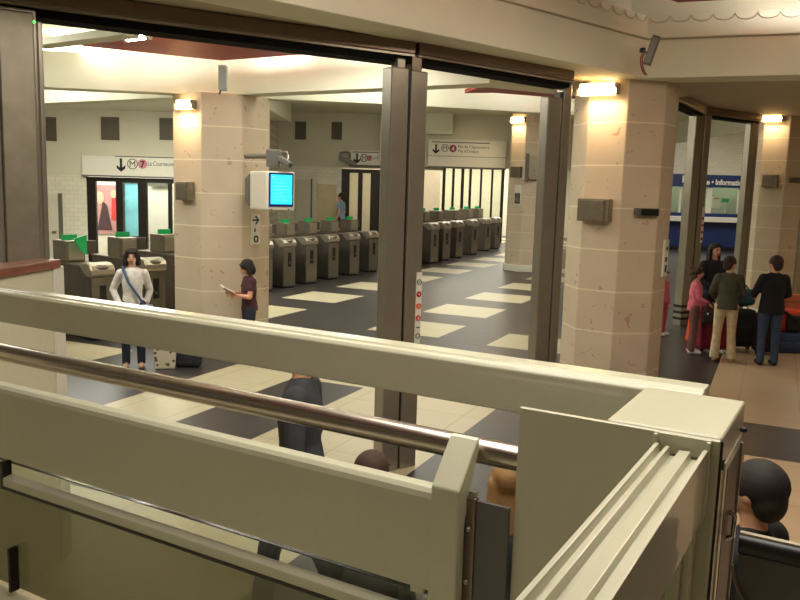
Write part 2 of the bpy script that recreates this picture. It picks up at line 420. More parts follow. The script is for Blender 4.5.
# diagonal rib of the first coffer and its fluorescent fitting
ra, rb_ = fl(30, 46, 4.02), fl(122, 34.5, 4.02)
MB().prism([V((ra.x, ra.y, 4.02)), V((rb_.x, rb_.y, 4.02)), V((rb_.x, rb_.y, 4.10)), V((ra.x, ra.y, 4.10))], (.12, .2, 0)).build('ceiling_rib', PLASTER, kind='structure')
la, lb_ = fl(128, 38.5, 4.06), fl(147, 36.5, 4.06)
tube_lamp('fluorescent_lamp', 'bare fluorescent tube beside the edge of the red hall ceiling', la, lb_, TUBEL, .03)

# --- walls
ZL = 4.34
def wallbox(name, x0, x1, y, z0, z1, m, t=.2): return bx(name, m, (x0, y, z0), (x1, y+t, z1), kind='structure')
ox0 = xz(87, 200, 22)[0]; lz = xz(130, 177, 22)[1]
wallbox('wall_left_upper', -14, -4.2, 22, lz, ZL, WALLP)
wallbox('wall_left_lower', -14, ox0, 22, 0, lz, WTILE)
wallbox('wall_left_pier', -5.6, -4.2, 22, 0, lz, WTILE)
wx = xz(341, 200, 27)[0]; lz2 = xz(360, 168, 27)[1]
wallbox('wall_centre_upper', -7.4, 1.3, 27, lz2, 4.9, WALLP)
wallbox('wall_centre_lower', -7.4, wx, 27, 0, lz2, WTILE)
bx('wall_link', WTILE, (-4.3, 22, 0), (-4.2, 27, 4.9), kind='structure')
bx('wall_outer_left', WALLP, (-14.1, -4, 0), (-14, 27, 4.4), kind='structure')
bx('wall_outer_right', WALLP, (24, -4, 0), (24.1, 46, 5.8), kind='structure')
bx('wall_back', WALLP, (-14, 44, 0), (24, 44.2, 5.8), kind='structure')
bx('wall_behind', WALLP, (-14, -4.1, 0), (24, -4, 4.7), kind='structure')
bx('wall_stairwell_right', WALLP, (13.9, -4, 0), (14, 19, 4.4), kind='structure')
# corridors behind the openings
wallbox('wall_corridor_left', -14, -4.4, 25.5, 0, 3.4, mat('corridor_tile', (228, 222, 208), .35, noise=.03, nscale=4))
bx('ceiling_corridor_left', PLASTER, (-14, 22.2, 3.15), (-4.3, 25.6, 3.25), kind='structure')
wallbox('wall_corridor_centre', -4.2, 1.5, 33, 0, 4.2, mat('corridor_tile_warm', (222, 206, 180), .4, noise=.03, nscale=4))
bx('wall_right_upper', WALLP, (xz(380, 150, 27)[0], 26.45, xz(470, 168, 27)[1]), (6.2, 26.7, 4.9), kind='structure')
zb = xz(440, 135, 26.6)[1]
bx('trim_5', PLASTER, (xz(428, 130, 26.4)[0]-.8, 26.1, zb), (xz(452, 130, 26.4)[0], 27.0, 4.86), kind='structure')
bx('trim_6', PLASTER, (xz(452, 120, 26.4)[0], 26.5, xz(470, 123, 26.6)[1]), (xz(505, 120, 26.4)[0]+1.2, 27.0, 4.86), kind='structure')

# small recessed door in the left tiled wall
x0, z1 = xz(46, 195, 22); x1, _ = xz(59, 195, 22)
dr = bx('door_1', mat('white_door', (206, 200, 180), .5, noise=.03, nscale=5), (x0, 21.93, 0), (x1, 22.0, z1), kind='structure')
bx('door_frame', GREYM, (x1, 21.92, 0), (x1+.09, 22.0, z1+.06), dr, W=False)
bx('door_handle', STEEL, (x1-.16, 21.86, 1.0), (x1-.05, 21.92, 1.04), dr, W=False)
# panel door in the centre tiled wall
x0, z1 = xz(296, 180, 27); x1, _ = xz(311, 180, 27)
dr = bx('door_2', mat('white_door', (206, 200, 180), .5), (x0, 26.95, 0), (x1, 27.0, z1), kind='structure')
bx('door_handle', INK, (x1-.12, 26.9, 1.05), (x1-.05, 26.95, 1.35), dr, W=False)
bx('door_frame', GREYM, (x1, 26.94, 0), (x1+.05, 27.0, z1+.05), dr, W=False)
# raised landing beyond the gates where the far walker goes
bx('floor_landing', FLOOR, (-3.2, 25.6, 0), (.55, 26.99, .5), kind='structure')
bx('floor_landing_rear', FLOOR, (wx+.01, 26.99, 0), (1.2, 33, .5), kind='structure')

# ================================================================== STONE COLUMNS
COLS = {}
def octagon(c, r, rz, n=8): return [V((c[0]+r*math.cos(rz+2*math.pi*k/n), c[1]+r*math.sin(rz+2*math.pi*k/n))) for k in range(n)]
def column(key, c, r, rz, z1, m, label, plinth=True, pl=(.16, .04)):
    t = thing('stone_column', label, 'column', (c[0], c[1], 0))
    MB().prism([V((p.x, p.y, 0)) for p in octagon(c, r, rz)], (0, 0, z1)).build('shaft', m, t, bevel=.012)
    if plinth: MB().prism([V((p.x, p.y, 0)) for p in octagon(c, r+pl[1], rz)], (0, 0, pl[0])).build('plinth', PAPER, t, bevel=.01, label='pale stone plinth')
    COLS[key] = (c, r, rz); return t
AZ = math.atan2(-11.9, 2.65)
column('A', (-2.68, 11.95), .73, AZ+math.pi/8, 3.72, STONE_A, 'octagonal cream stone column with the blue information screen on it')
column('B', (2.495, 9.3), .57, math.atan2(-9.3, -2.505)+math.radians(2), 3.735, STONE_A, 'large octagonal stone column behind the cabinet, with the long white strip sign')
column('C', (7.99, 17.2), .64, math.atan2(-17.2, -7.99)+math.pi/8-.25, 4.2, STONE_A, 'stone column behind the man in the black jacket and blue jeans')
column('D', (3.98, 25.4), .72, math.atan2(-25.4, -3.98)+math.pi/8+.1, 4.87, STONE_D, 'distant stone column on a pale plinth at the end of the gates', True, (.2, .05))
def on_col(key, px, py):
    c, r, rz = COLS[key]; P = octagon(c, r, rz); rr = ray(px, py); best = None
    for k in range(8):
        a, b_ = P[k], P[(k+1) % 8]; e = b_-a; n = V((e.y, -e.x)).normalized()
        den = n.x*rr.x+n.y*rr.y
        if den >= 0: continue
        t = (n.dot(a)-(n.x*CP.x+n.y*CP.y))/den; p = CP+rr*t
        s = (V((p.x, p.y))-a).dot(e)/e.length_squared
        if -.02 <= s <= 1.02 and (best is None or t < best[0]): best = (t, p, n)
    if best is None:
        best = (0, at(px, py, c[1]-r*.9), V((0, -1)))
    return best[1], best[2]
# slim steel strip that closes the shutter frame against column B
p, n = on_col('B', 579, 200)
F = facing((p.x, p.y, 0), n)

# wall lamps on the columns
def column_lamp(key, px, py, w, h, label, power=16):
    p, n = on_col(key, px, py); F = facing(p, n)
    t = thing('wall_lamp', label, 'lamp', p, group=None)
    MB().box((-w/2, -.09, -h/2), (w/2, -.03, h/2), F).build('diffuser', LAMP, t, bevel=.012)
    bx('back_plate', STEEL, (-w/2-.02, -.03, -h*.4), (w/2+.02, 0, h*.4), t, F)
    for s in (-1, 1): bx('end_clip', STEEL, (s*(w/2+.012)-.012, -.1, -h*.45), (s*(w/2+.012)+.012, 0, h*.45), t, F)
    ld = bpy.data.lights.new('column_lamp_light', 'AREA'); ld.energy = power; ld.color = (1, .72, .42); ld.shape = 'RECTANGLE'; ld.size = w; ld.size_y = .1
    lo = bpy.data.objects.new('column_lamp_light', ld); COL.objects.link(lo)
    q = p+V((n.x, n.y, 0))*.13; lo.location = q
    lo.rotation_euler = (V((-n.x*.35, -n.y*.35, -1))).to_track_quat('-Z', 'Y').to_euler()
    return t
column_lamp('A', 188, 105, .28, .13, 'lit wall lamp high on the column with the blue screen')
column_lamp('B', 600, 90, .40, .13, 'lit wall lamp on the big column beside the grey loudspeaker', 17)
column_lamp('C', 773, 118, .36, .16, 'lit wall lamp on the column above the man in black', 16)
column_lamp('D', 519, 120, .5, .18, 'small lit wall lamp on the distant column past the gates', 30)
# stainless boxes
def col_box(name, key, px, py, w, h, d, label, cat, m=STEELB, lid=True):
    p, n = on_col(key, px, py); F = facing(p, n); t = thing(name, label, cat, p)
    MB().box((-w/2, -d, -h/2), (w/2, 0, h/2), F).build('housing', m, t, bevel=.008)
    if lid: bx('front_cover', m, (-w/2+.02, -d-.012, -h/2+.02), (w/2-.05, -d, h/2-.02), t, F, bevel=.004)
    return t
col_box('steel_wall_box', 'A', 188, 191, .26, .26, .12, 'brushed steel box on the column below its lamp, beside the gates sign', 'wall box')
col_box('steel_wall_box', 'B', 597, 210, .36, .25, .13, 'wide brushed steel box on the big column behind the cabinet', 'wall box')
col_box('steel_wall_box', 'C', 771, 181, .30, .26, .14, 'steel box on the column behind the man in black', 'wall box')
col_box('steel_wall_box', 'D', 518, 172, .36, .32, .15, 'steel box on the distant column above a small notice', 'wall box')
t = col_box('wall_intercom', 'B', 645, 212, .27, .085, .07, 'narrow grey intercom bar on the big column, beside the steel box', 'intercom', GREYM, False)
p, n = on_col('B', 645, 212); F = facing(p, n); bx('grille', BLACK, (-.08, -.078, -.034), (.12, -.068, .034), t, F)
col_box('wall_intercom', 'C', 795, 180, .26, .11, .08, 'small dark bar box on the column behind the man in black', 'intercom', GREYM, False)
t = col_box('display_box', 'D', 533, 168, .28, .7, .2, 'grey display box hung on the distant column beside the steel pillar', 'display', STEELB, False)
p, n = on_col('D', 533, 168); F = facing(p, n); bx('back_rim', GREYM, (-.24, -.2, -.42), (-.15, 0, .42), t, F)
# notices
def notice(name, key, px, py, w, h, label):
    p, n = on_col(key, px, py); F = facing(p, n); t = thing(name, label, 'sign', p)
    bx('board', PAPER, (-w/2, -.02, -h/2), (w/2, 0, h/2), t, F); return t, F
t, F = notice('wall_notice', 'D', 518, 195, .26, .62, 'small white and grey notice on the distant column under its steel box')
bx('lower_panel', GREYM, (-.11, -.026, -.27), (.11, -.02, .06), t, F)
bx('picture_strip', STEELB, (-.09, -.03, -.2), (.09, -.026, -.08), t, F)
t, F = notice('direction_sign', 'A', 254.5, 229.5, .2, .43, 'small white sign with an arrow below the blue screen')
b = MB(); d = F(0, -.004, 0)-F(0, 0, 0)
G = lambda x, y, z: F(x, y-.02, z)
b.prism([G(-.07, 0, .125), G(.05, 0, .125), G(.05, 0, .145), G(-.07, 0, .145)], d)
for s in (-1, 1): b.prism([G(.075, 0, .135), G(.01, 0, .135+s*.065), G(-.012, 0, .135+s*.055), G(.045, 0, .135)], d)
b.build('arrow', INK, t)
MB().prism([G(-.025, 0, -.035), G(.0, 0, -.035), G(.0, 0, .02), G(-.025, 0, .02)], d).build('pictogram', INK, t)
b = MB(); disc(b, lambda x, y, z: F(x, y-.02, z), .01, -.135, .05, ri=.028); b.build('ring_symbol', INK, t)
p, n = on_col('B', 664, 258); F = facing(p, n); t = thing('strip_sign', 'white vertical strip sign on the edge of the big column', 'sign', p)
bx('board', PAPER, (-.07, -.025, -.21), (.07, 0, .21), t, F, bevel=.003)
G = lambda x, y, z: F(x, y-.025, z)
for lo, hi in (((-.02, -.004, .09), (.03, 0, .13)), ((-.03, -.004, -.04), (.02, 0, .01)), ((-.02, -.004, -.16), (.03, 0, -.08))): bx('pictogram', INK, lo, hi, t, G)

# ================================================================== SHUTTER FRAMES
def post_pair(c, rz, z1, label, halves, name='steel_pillar'):
    t = thing(name, label, 'pillar', (c[0], c[1], 0))
    F = frame((c[0], c[1], 0), rz)
    for (x0, x1, y0, y1, zt, m, nm) in halves:
        MB().box((x0, y0, 0), (x1, y1, zt), F).build(nm, m, t, bevel=.012)
    return t, F
R1 = math.radians(35)
# middle pillar of frame one
tm, Fm = post_pair((-.01, 6.93), R1, 3.5, 'tall twin steel pillar in the middle, with the coloured strip sign', [
    (-.185, -.012, -.075, .075, 3.48, STEEL, 'post'), (.012, .185, -.075, .075, 3.47, STEEL, 'post'),
    (-.03, .03, -.055, .06, 3.52, BLACK, 'shutter_guide'), (-.115, -.03, -.05, .05, 3.56, STEEL, 'post_head'), (.03, .14, -.05, .05, 3.6, STEELD, 'post_head')])
tl, Fl = post_pair((-2.565, 5.36), R1, 3.5, 'wide steel pillar standing beside the wood capped wall', [
    (-.20, .135, -.10, .10, 3.56, STEEL, 'post'), (.135, .175, -.08, .10, 3.5, STEEL, 'shutter_guide'), (-.10, .115, -.125, -.10, 3.54, STEELB, 'control_box')])
p = at(34, 22, 5.16); MB().ell(p, (.008, .008, .008), 10, 6).build('indicator_light', GREENLED, tl)
tr, Fr = post_pair((1.50, 8.32), R1, 3.5, 'steel pillar with a black guide against the big column', [
    (-.13, .06, -.06, .06, 3.44, STEEL, 'post'), (.06, .09, -.04, .05, 3.5, BLACK, 'shutter_guide'), (.09, .21, -.05, .06, 3.58, STEEL, 'post')])
# second frame
R2 = math.radians(32)
t2, F2 = post_pair((5.56, 15.4), R2, 4.1, 'twin steel pillar behind the girl in pink', [
    (-.24, -.015, -.09, .09, 4.0, STEEL, 'post'), (.015, .20, -.09, .09, 4.0, STEEL, 'post'), (-.015, .015, -.06, .06, 4.08, BLACK, 'shutter_guide'), (-.245, .205, -.1, .1, .09, BLACK, 'base_band'), (-.245, .205, -.1, .1, .22, BLACK, 'base_band')][:3])
for z in (.12, .24, .36): MB().box((-.246, -.096, z), (.206, .096, z+.05), F2).build('base_band', BLACK, t2)
t3, F3 = post_pair((7.0, 16.5), R2, 4.1, 'slim steel pillar against the column behind the group', [
    (-.13, .05, -.07, .07, 4.0, STEEL, 'post'), (.05, .075, -.05, .05, 4.0, BLACK, 'shutter_guide'), (.075, .16, -.06, .06, 4.0, STEEL, 'post')])
def header(name, a, b_, z0, zs, z1, label):
    a, b_ = V((a[0], a[1], 0)), V((b_[0], b_[1], 0)); L = (b_-a).length; rz = math.atan2((b_-a).y, (b_-a).x)
    t = thing(name, label, 'shutter header', a); F = frame(a, rz)
    MB().box((0, -.10, zs), (L, .12, z1), F).build('header_casing', STEELD, t, bevel=.008)
    MB().box((0, -.05, z0), (L, .16, zs), F).build('rolled_shutter', MATTE, t)
    MB().box((0, -.085, zs-.018), (L, -.05, zs), F).build('lip', STEEL, t)
    return t
header('shutter_header', (-3.55, 4.80), (.02, 6.98), 3.53, 3.60, 3.71, 'bronze shutter header between the wide pillar and the middle pillar')
header('shutter_header', (.04, 6.98), (1.62, 8.34), 3.54, 3.60, 3.71, 'bronze shutter header between the middle pillar and the big column')
header('shutter_header', (4.3, 13.3), (5.56, 15.4), 3.97, 4.03, 4.15, 'short bronze shutter header behind the big column')
header('shutter_header', (5.57, 15.42), (7.12, 16.55), 3.97, 4.03, 4.15, 'bronze shutter header above the people with luggage')
# strip sign on the middle pillar
pz0 = at(421, 345, 6.9).z; pz1 = at(421, 273, 6.9).z
t = thing('strip_sign', 'white strip sign with red and orange line circles on the middle pillar', 'sign', Fm(.155, -.08, pz0))
h = pz1-pz0
b = MB().box((.125, -.083, pz0), (.183, -.075, pz1), Fm); b.build('board', PAPER, t)
def G(x, y, z): return Fm(.154+x, -.083+y, z)
for i, (py, c) in enumerate(((283, None), (295, (178, 22, 60)), (307, (222, 96, 30)), (319, (214, 84, 96)))):
    z = at(421, py, 6.9).z; b = MB()
    if c is None: disc(b, G, 0, z, .025, ri=.02); b.build('line_ring', INK, t); text_mesh('M', .03, lambda x, y, zz, z=z: G(x, y, z-.011+zz), INK, 'letter', t, 'CENTER')
    else:
        disc(b, G, 0, z, .026); o = b.build('line_disc', mat('line_disc_%d' % i, c, .4, noise=.05, nscale=9), t)
        text_mesh('47 8'[i-1] if i != 3 else '8', .036, lambda x, y, zz, z=z: G(x, y-.004, z-.013+zz), PAPER, 'letter', t, 'CENTER')
b = MB(); disc(b, G, 0, at(421, 337, 6.9).z, .024, ri=.018); b.box((-.02, -.004, at(421, 329, 6.9).z), (.02, 0, at(421, 328, 6.9).z), G); b.build('pictogram', mat('sign_green', (40, 90, 70), .5), t)
# narrow strip sign on the second frame
za, zb_ = at(701, 243, 15.3).z, at(701, 207, 15.3).z
t = thing('strip_sign', 'thin white and red strip sign on the twin pillar behind the group', 'sign', F2(.16, -.1, za))
MB().box((.13, -.1, za), (.2, -.09, zb_), F2).build('board', PAPER, t)
for k, c in enumerate(((170, 40, 60), (200, 90, 60), (190, 60, 80), (150, 50, 60))):
    z = zb_-.22-k*.13; b = MB(); disc(b, lambda x, y, z_: F2(.165+x, -.1+y, z_), 0, z, .03); b.build('line_disc', mat('strip_disc_%d' % k, c, .4), t)

# ================================================================== LOW WALL WITH WOOD CAP
t = thing('low_wall', 'cream side wall with a red brown wooden cap beside the wide pillar', 'low wall', (-2.45, 4.4, 0))
d = V((.125, 1, 0)).normalized()
F = frame((-2.235, 4.55, 0), math.atan2(d.y, d.x))
MB().box((-1.7, 0, 0), (.43, .5, 1.93), F).build('panel', ENAMEL2, t, bevel=.006)
MB().box((.43, -.01, 0), (.55, .5, 1.94), F).build('end_strip', WHITEM, t, bevel=.006)
MB().box((-1.7, -.02, 1.93), (.50, .16, 1.985), F).build('wooden_cap', WOOD, t, bevel=.008, label='red brown wooden cap')
MB().box((-1.7, .2, 1.95), (.02, .34, 2.02), F).build('wooden_cap', WOOD, t, bevel=.008)

# ================================================================== STAIR BALUSTRADE (frame e along, n away, z up)
E_ = V((.8660, -.5, 0)); N_ = V((.5, .8660, 0))
def P(e, n, z): return E_*e + N_*n + V((0, 0, z))
bx('floor_stair_landing', ENAMEL2, (-5, -3.2, .0), (2.6, 1.84, .86), F=P, kind='structure')
t = thing('stair_balustrade', 'beige metal balustrade with a round steel handrail and glass infill', 'balustrade', P(-1, 1.85, .86))
# top beam
b = MB(); b.prism([P(-5, n, z) for n, z in ((2.37, 1.787), (2.37, 1.925), (2.38, 1.937), (2.41, 1.937), (2.413, 1.944), (2.485, 1.944), (2.495, 1.935), (2.495, 1.787))], E_*4.64)
b.build('top_beam', ENAMEL, t, bevel=.006)
for e in (-4.9, -.46): MB().box((e-.04, 2.38, 0), (e+.04, 2.48, 1.79), P).build('beam_support', ENAMEL, t, bevel=.005)
b = MB(); b.tube([P(-5, 1.975, 1.782), P(-.67, 1.975, 1.782)], .036, 28); b.build('handrail', TUBE, t, label='round brushed steel handrail')
# lower fascia panel with a rolled top lip
pf = [(1.82, 1.415), (1.82, 1.675), (1.824, 1.69), (1.835, 1.702), (1.862, 1.706), (1.868, 1.698), (1.868, 1.415)]
MB().prism([P(-5, n, z) for n, z in pf], E_*4.066).build('fascia_panel', ENAMEL, t, bevel=.003)
# stanchion with its sloped head
pf = [(1.815, .86), (1.815, 1.715), (1.918, 1.828), (1.926, 1.832), (1.936, 1.832), (1.936, 1.80), (1.885, 1.70), (1.86, 1.61), (1.86, .86)]
MB().prism([P(-.936, n, z) for n, z in pf], E_*.083).build('stanchion', ENAMEL, t, bevel=.005)
MB().prism([P(-4.6, n, z) for n, z in pf], E_*.082).build('stanchion', ENAMEL, t, bevel=.005)
# glass and its rail
g = MB().box((-3.32, 1.842, .88), (-.94, 1.852, 1.32), P).build('glass_pane', GLASS, t, label='hazy green tinted glass pane')
MB().box((-3.32, 1.842, 1.32), (-.94, 1.852, 1.392), P).build('clear_strip', GLASSC, g)
MB().box((-3.32, 1.841, 1.392), (-.94, 1.853, 1.396), P).build('glass_edge', GLEDGE, g)
MB().prism([P(-2.785, n, z) for n, z in ((1.80, 1.312), (1.80, 1.345), (1.838, 1.352), (1.838, 1.312))], E_*1.82).build('glass_rail', ENAMEL, t, bevel=.003)
MB().box((-2.79, 1.80, 1.300), (-.965, 1.838, 1.312), P).build('rail_gasket', DARK, t)
MB().box((-2.80, 1.80, 1.30), (-2.785, 1.84, 1.408), P).build('rail_bracket', DARK, t)
MB().box((-2.775, 1.80, .88), (-2.762, 1.838, 1.06), P).build('glass_clamp', DARK, t)
MB().box((-1.0, 1.835, 1.39), (-.96, 1.845, 1.42), P).build('glass_clip', ENAMEL2, t)
# gap between stanchion and cabinet: dark screen with a bronze edge
MB().box((-.861, 1.865, .86), (-.827, 1.89, 1.685), P).build('screen_edge', STEELD, t, bevel=.003)
MB().box((-.827, 1.872, .86), (-.735, 1.884, 1.678), P).build('dark_screen', GLASSD, t)
for z in (1.60, 1.45): MB().cap(P(-.842, 1.862, z), P(-.842, 1.858, z), .007).build('screw', STEEL, t)
MB().box((-.85, 1.872, 1.685), (-.83, 1.884, 1.70), P).build('hinge', STEEL, t)

# ================================================================== CABINET AT THE HEAD OF THE BALUSTRADE
PC = lambda e, n, z: P(e+.047, n, z)
t = thing('equipment_cabinet', 'beige metal cabinet with a flat top and a dark glazed side door', 'cabinet', P(-.42, 2.1, .86))
MB().box((-.555, 1.915, 0), (-.287, 2.315, 1.95), PC).build('body', ENAMEL, t, bevel=.008, seg=3)
MB().box((-.776, 1.895, .86), (-.289, 1.912, 1.946), PC).build('front_panel', ENAMEL, t, bevel=.002)
dr = MB().box((-.287, 1.985, .9), (-.283, 2.27, 1.87), PC).build('door', ENAMEL, t, bevel=.001)
MB().box((-.283, 2.02, .95), (-.282, 2.25, 1.845), PC).build('door_glass', BLACK, dr, label='dark glazed panel of the door')
MB().box((-.283, 2.25, .95), (-.277, 2.262, 1.85), PC).build('door_trim', STEEL, dr)
b = MB(); b.tube([PC(-.283, 2.12, 1.63), PC(-.268, 2.122, 1.64), PC(-.268, 2.128, 1.69), PC(-.283, 2.13, 1.70)], .006, 10); b.build('door_handle', mat('chrome', (215, 215, 215), .1, 1), dr, label='chrome handle')
MB().box((-.2875, 1.945, 1.865), (-.283, 1.96, 1.89), PC).build('key_slot', BLACK, t)
MB().cap(PC(-.286, 2.255, 1.885), PC(-.276, 2.255, 1.885), .007).build('door_stud', BLACK, t)
MB().box((-.2895, 1.916, .86), (-.284, 1.922, 1.94), PC).build('panel_seam', DARK, t)

PG = lambda e, n, z: P(e+.044, n, z)
# ================================================================== SIDE GUARD FRAME
t = thing('side_guard_frame', 'beige grooved guard rail with a glazed frame that meets the cabinet front', 'guard rail', P(-.37, 1, .86))
pf = [(-.425, 1.76), (-.425, 1.925), (-.415, 1.925), (-.413, 1.905), (-.402, 1.905), (-.400, 1.922), (-.391, 1.922), (-.389, 1.90), (-.372, 1.90), (-.370, 1.916), (-.344, 1.918), (-.342, 1.90), (-.319, 1.90), (-.317, 1.927), (-.307, 1.927), (-.307, 1.76)]
MB().prism([PG(e, -.6, z) for e, z in pf], N_*2.475).build('top_rail', ENAMEL, t, bevel=.0015)
b = MB(); b.box((-.43, 1.875, 1.76), (-.42, 1.893, 1.945), PG); b.box((-.312, 1.875, 1.76), (-.302, 1.893, 1.945), PG); b.box((-.43, 1.883, 1.90), (-.302, 1.893, 1.948), PG)
b.build('end_bracket', ENAMEL, t, bevel=.002)
MB().box((-.395, 1.80, .86), (-.335, 1.875, 1.77), PG).build('end_post', ENAMEL, t, bevel=.004)
MB().box((-.335, 1.83, .86), (-.318, 1.875, 1.77), PG).build('post_flange', ENAMEL2, t, bevel=.003)
MB().box((-.37, -.55, .95), (-.362, 1.80, 1.76), PG).build('glass_pane', GLASSC, t)
MB().box((-.375, 1.66, .86), (-.357, 1.70, 1.76), PG).build('glass_gasket', RUBBER, t)
MB().box((-.40, -.6, .86), (-.33, 1.8, .95), PG).build('bottom_rail', ENAMEL, t, bevel=.004)

# ================================================================== BLACK RAIL BESIDE THE CABINET
t = thing('black_handrail', 'black padded rail with a dark panel beside the cabinet', 'handrail', P(.5, 1.95, .86))
MB().tube([P(-.19, 1.98, 1.685), P(.9, 1.98, 1.685)], .026, 18).build('rail', RUBBER, t)
MB().box((-.19, 1.97, 1.706), (.9, 1.985, 1.714), P).build('rail_strip', STEEL, t)
MB().box((-.19, 1.985, .86), (.9, 2.0, 1.67), P).build('panel', GLASSD, t)
MB().tube([P(-.20+.9*(k/14)**2, 1.97, 1.63-.30*math.sin(k/14*1.5)) for k in range(15)], .004, 8).build('curved_trim', STEELD, t)
MB().box((.6, 1.96, .86), (.66, 2.0, 1.67), P).build('post', DARK, t)

# ================================================================== TICKET GATES
def make_gate(label):
    t = thing('ticket_gate', label, 'ticket gate', group='ticket gates across the hall')
    side = [(.0, .03), (.0, 1.0), (.03, 1.10), (.12, 1.16), (.22, 1.165), (.5, 1.13), (1.7, 1.13), (1.7, .03)]
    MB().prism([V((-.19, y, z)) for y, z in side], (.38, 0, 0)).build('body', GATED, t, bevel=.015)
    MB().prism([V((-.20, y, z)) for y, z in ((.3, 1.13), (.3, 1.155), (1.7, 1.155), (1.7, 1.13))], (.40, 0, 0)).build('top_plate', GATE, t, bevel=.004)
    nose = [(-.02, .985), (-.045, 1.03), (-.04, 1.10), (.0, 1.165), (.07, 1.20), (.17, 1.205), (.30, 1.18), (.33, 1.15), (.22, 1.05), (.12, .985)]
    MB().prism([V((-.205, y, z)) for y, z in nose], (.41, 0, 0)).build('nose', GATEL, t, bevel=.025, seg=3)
    MB().ell((0, .02, 1.13), (.13, .07, .06), 14, 8).build('reader_dish', GATE, t)
    fp = bx('front_panel', GATE, (-.185, -.014, .05), (.185, 0, .975), t, W=False, bevel=.008)
    bx('slot_panel', BLACK, (-.055, -.022, .52), (.055, -.014, .86), fp, W=False, bevel=.004)
    bx('slot_light', MATS['gate_steel'], (-.02, -.026, .60), (.02, -.022, .64), fp, W=False)
    ru = bx('rear_unit', GATE, (-.17, .80, 1.155), (.17, 1.22, 1.50), t, W=False, bevel=.02)
    bx('rear_cover', GATEL, (-.12, .785, 1.19), (.14, .80, 1.46), ru, W=False, bevel=.006)
    bx('green_plate', GREEN, (-.13, .98, 1.50), (.13, 1.01, 1.585), ru, W=False, label='green access plate')
    bx('leaf_door', GATED, (.17, 1.05, 1.25), (.50, 1.08, 1.47), ru, W=False)
    bx('plinth', BLACK, (-.17, .03, 0), (.17, 1.67, .03), t, W=False)
    return t
g0 = make_gate('steel ticket gate')
gi = [0]
def put_gate(x, y, rz, label, s=1.0):
    o = g0 if gi[0] == 0 else copy_tree(g0); gi[0] += 1
    o.location = (x, y, 0); o.rotation_euler = (0, 0, rz); o.scale = (s, s, s); o['label'] = label; return o
RG = math.radians(50)
near = [(-5.75, 10.3), (-5.15, 11.3), (-4.62, 12.3), (-4.12, 13.35), (-3.72, 14.45)]
lab = ['steel ticket gate hidden behind the wood capped wall', 'steel ticket gate just past the cream low wall', 'steel ticket gate with a green light, behind the woman in white',
       'steel ticket gate directly behind the shoulder of the woman in white', 'steel ticket gate half hidden by the column, past the woman in white']
gl = []
for (x, y), l in list(zip(near, lab))[1:]: gl.append(put_gate(x, y, RG, l))
mid_px = [(266, 292), (289, 288), (311, 284), (333, 279.5), (354, 275.5), (373, 272)]
mlab = ['steel ticket gate half hidden behind the column with the screen', 'first whole ticket gate past the column with the screen', 'second whole ticket gate past the column with the screen',
        'third whole ticket gate past the column with the screen', 'fourth whole ticket gate past the column with the screen', 'ticket gate that ends its row at the middle steel pillar']
for (x, y), l in zip(mid_px, mlab):
    p = fl(x, y); gl.append(put_gate(p.x, p.y, RG, l))
far_px = [(434, 259), (446, 256.5), (459, 254), (474, 251), (487, 247.5), (497, 245.5)]
flab = ['far ticket gate that emerges next to the middle steel pillar', 'second far ticket gate from the middle steel pillar', 'third far ticket gate from the middle steel pillar',
        'fourth far ticket gate, just before the last two', 'far ticket gate before the one touching the distant column', 'farther ticket gate touching the edge of the distant column']
for (x, y), l in zip(far_px, flab):
    p = fl(x, y); p = p*.94; gl.append(put_gate(p.x, p.y, RG, l, 1.12))
# tall green leaf on two of the close gates
for g, k in ((gl[0], 0), (gl[1], 1)):
    o = MB().prism([V((-.12, .62, 1.54)), V((.10, .62, 1.60)), V((.10, .62, 1.28)), V((.02, .62, 1.32))], (0, .02, 0)).build('green_leaf', GREEN, None, kind='x')
    del o['kind']; o.parent = g
    bx('green_light', GREENLED, (-.03, -.03, .56), (.03, -.022, .60), None, kind='x').parent = g
for o in bpy.data.objects:
    if o.name.startswith('green_light') and 'kind' in o: del o['kind']

# ================================================================== LEFT OPENING: door frames, posters
def pbox(m, x0, y0, x1, y1, d, t): # frontal box from its pixel corners at depth d
    a = at((x0+x1)/2, y0, d).z; c = at((x0+x1)/2, y1, d).z; ym = (y0+y1)/2
    return MB().box((at(x0, ym, d).x, d, c), (at(x1, ym, d).x, d+t, a))
def door_frame(name, label, posts, y0, d, z0=0.0, head=None, leaf=None):
    xs = [at(p[0], 210, d).x for p in posts]
    t = thing(name, label, 'door frame', (xs[0], d, z0))
    zt = at(posts[0][0], y0, d).z
    for (a, c) in posts:
        MB().box((at(a, 210, d).x, d, z0), (at(c, 210, d).x, d+.12, zt)).build('frame_post', DARK, t, bevel=.008)
    MB().box((at(posts[0][0], 210, d).x, d-.01, zt-.08), (at(posts[-1][1], 210, d).x, d+.13, zt+.04)).build('head_rail', DARK, t, bevel=.008)
    for i in range(len(posts)-1):
        MB().box((at(posts[i][1], 210, d).x, d+.05, z0+.1), (at(posts[i+1][0], 210, d).x, d+.06, zt-.08)).build('glass_leaf', GLASSC, t)
    return t
door_frame('glazed_door_frame', 'dark framed glass doors under the sign with the number seven', [(87, 96), (116, 123), (138, 147), (168, 171.5), (174, 180)], 178, 22.0)
t = thing('poster', 'pink advertising poster behind the glass doors', 'poster', at(106, 233, 25.4)); 
pbox(mat('poster_pink', (190, 138, 138), .4, noise=.2, nscale=2), 95, 185, 117, 234, 25.46, .04).build('sheet', MATS['poster_pink'], t)
b = MB(); z = lambda y: at(105, y, 25.45).z; x = lambda q: at(q, 210, 25.45).x
MB().prism([V((x(97), 25.45, z(230))), V((x(112), 25.45, z(230))), V((x(107), 25.45, z(205))), V((x(103), 25.45, z(201)))], (0, .015, 0)).build('dark_figure', mat('poster_dark', (66, 34, 48), .5, noise=.3, nscale=3), t)
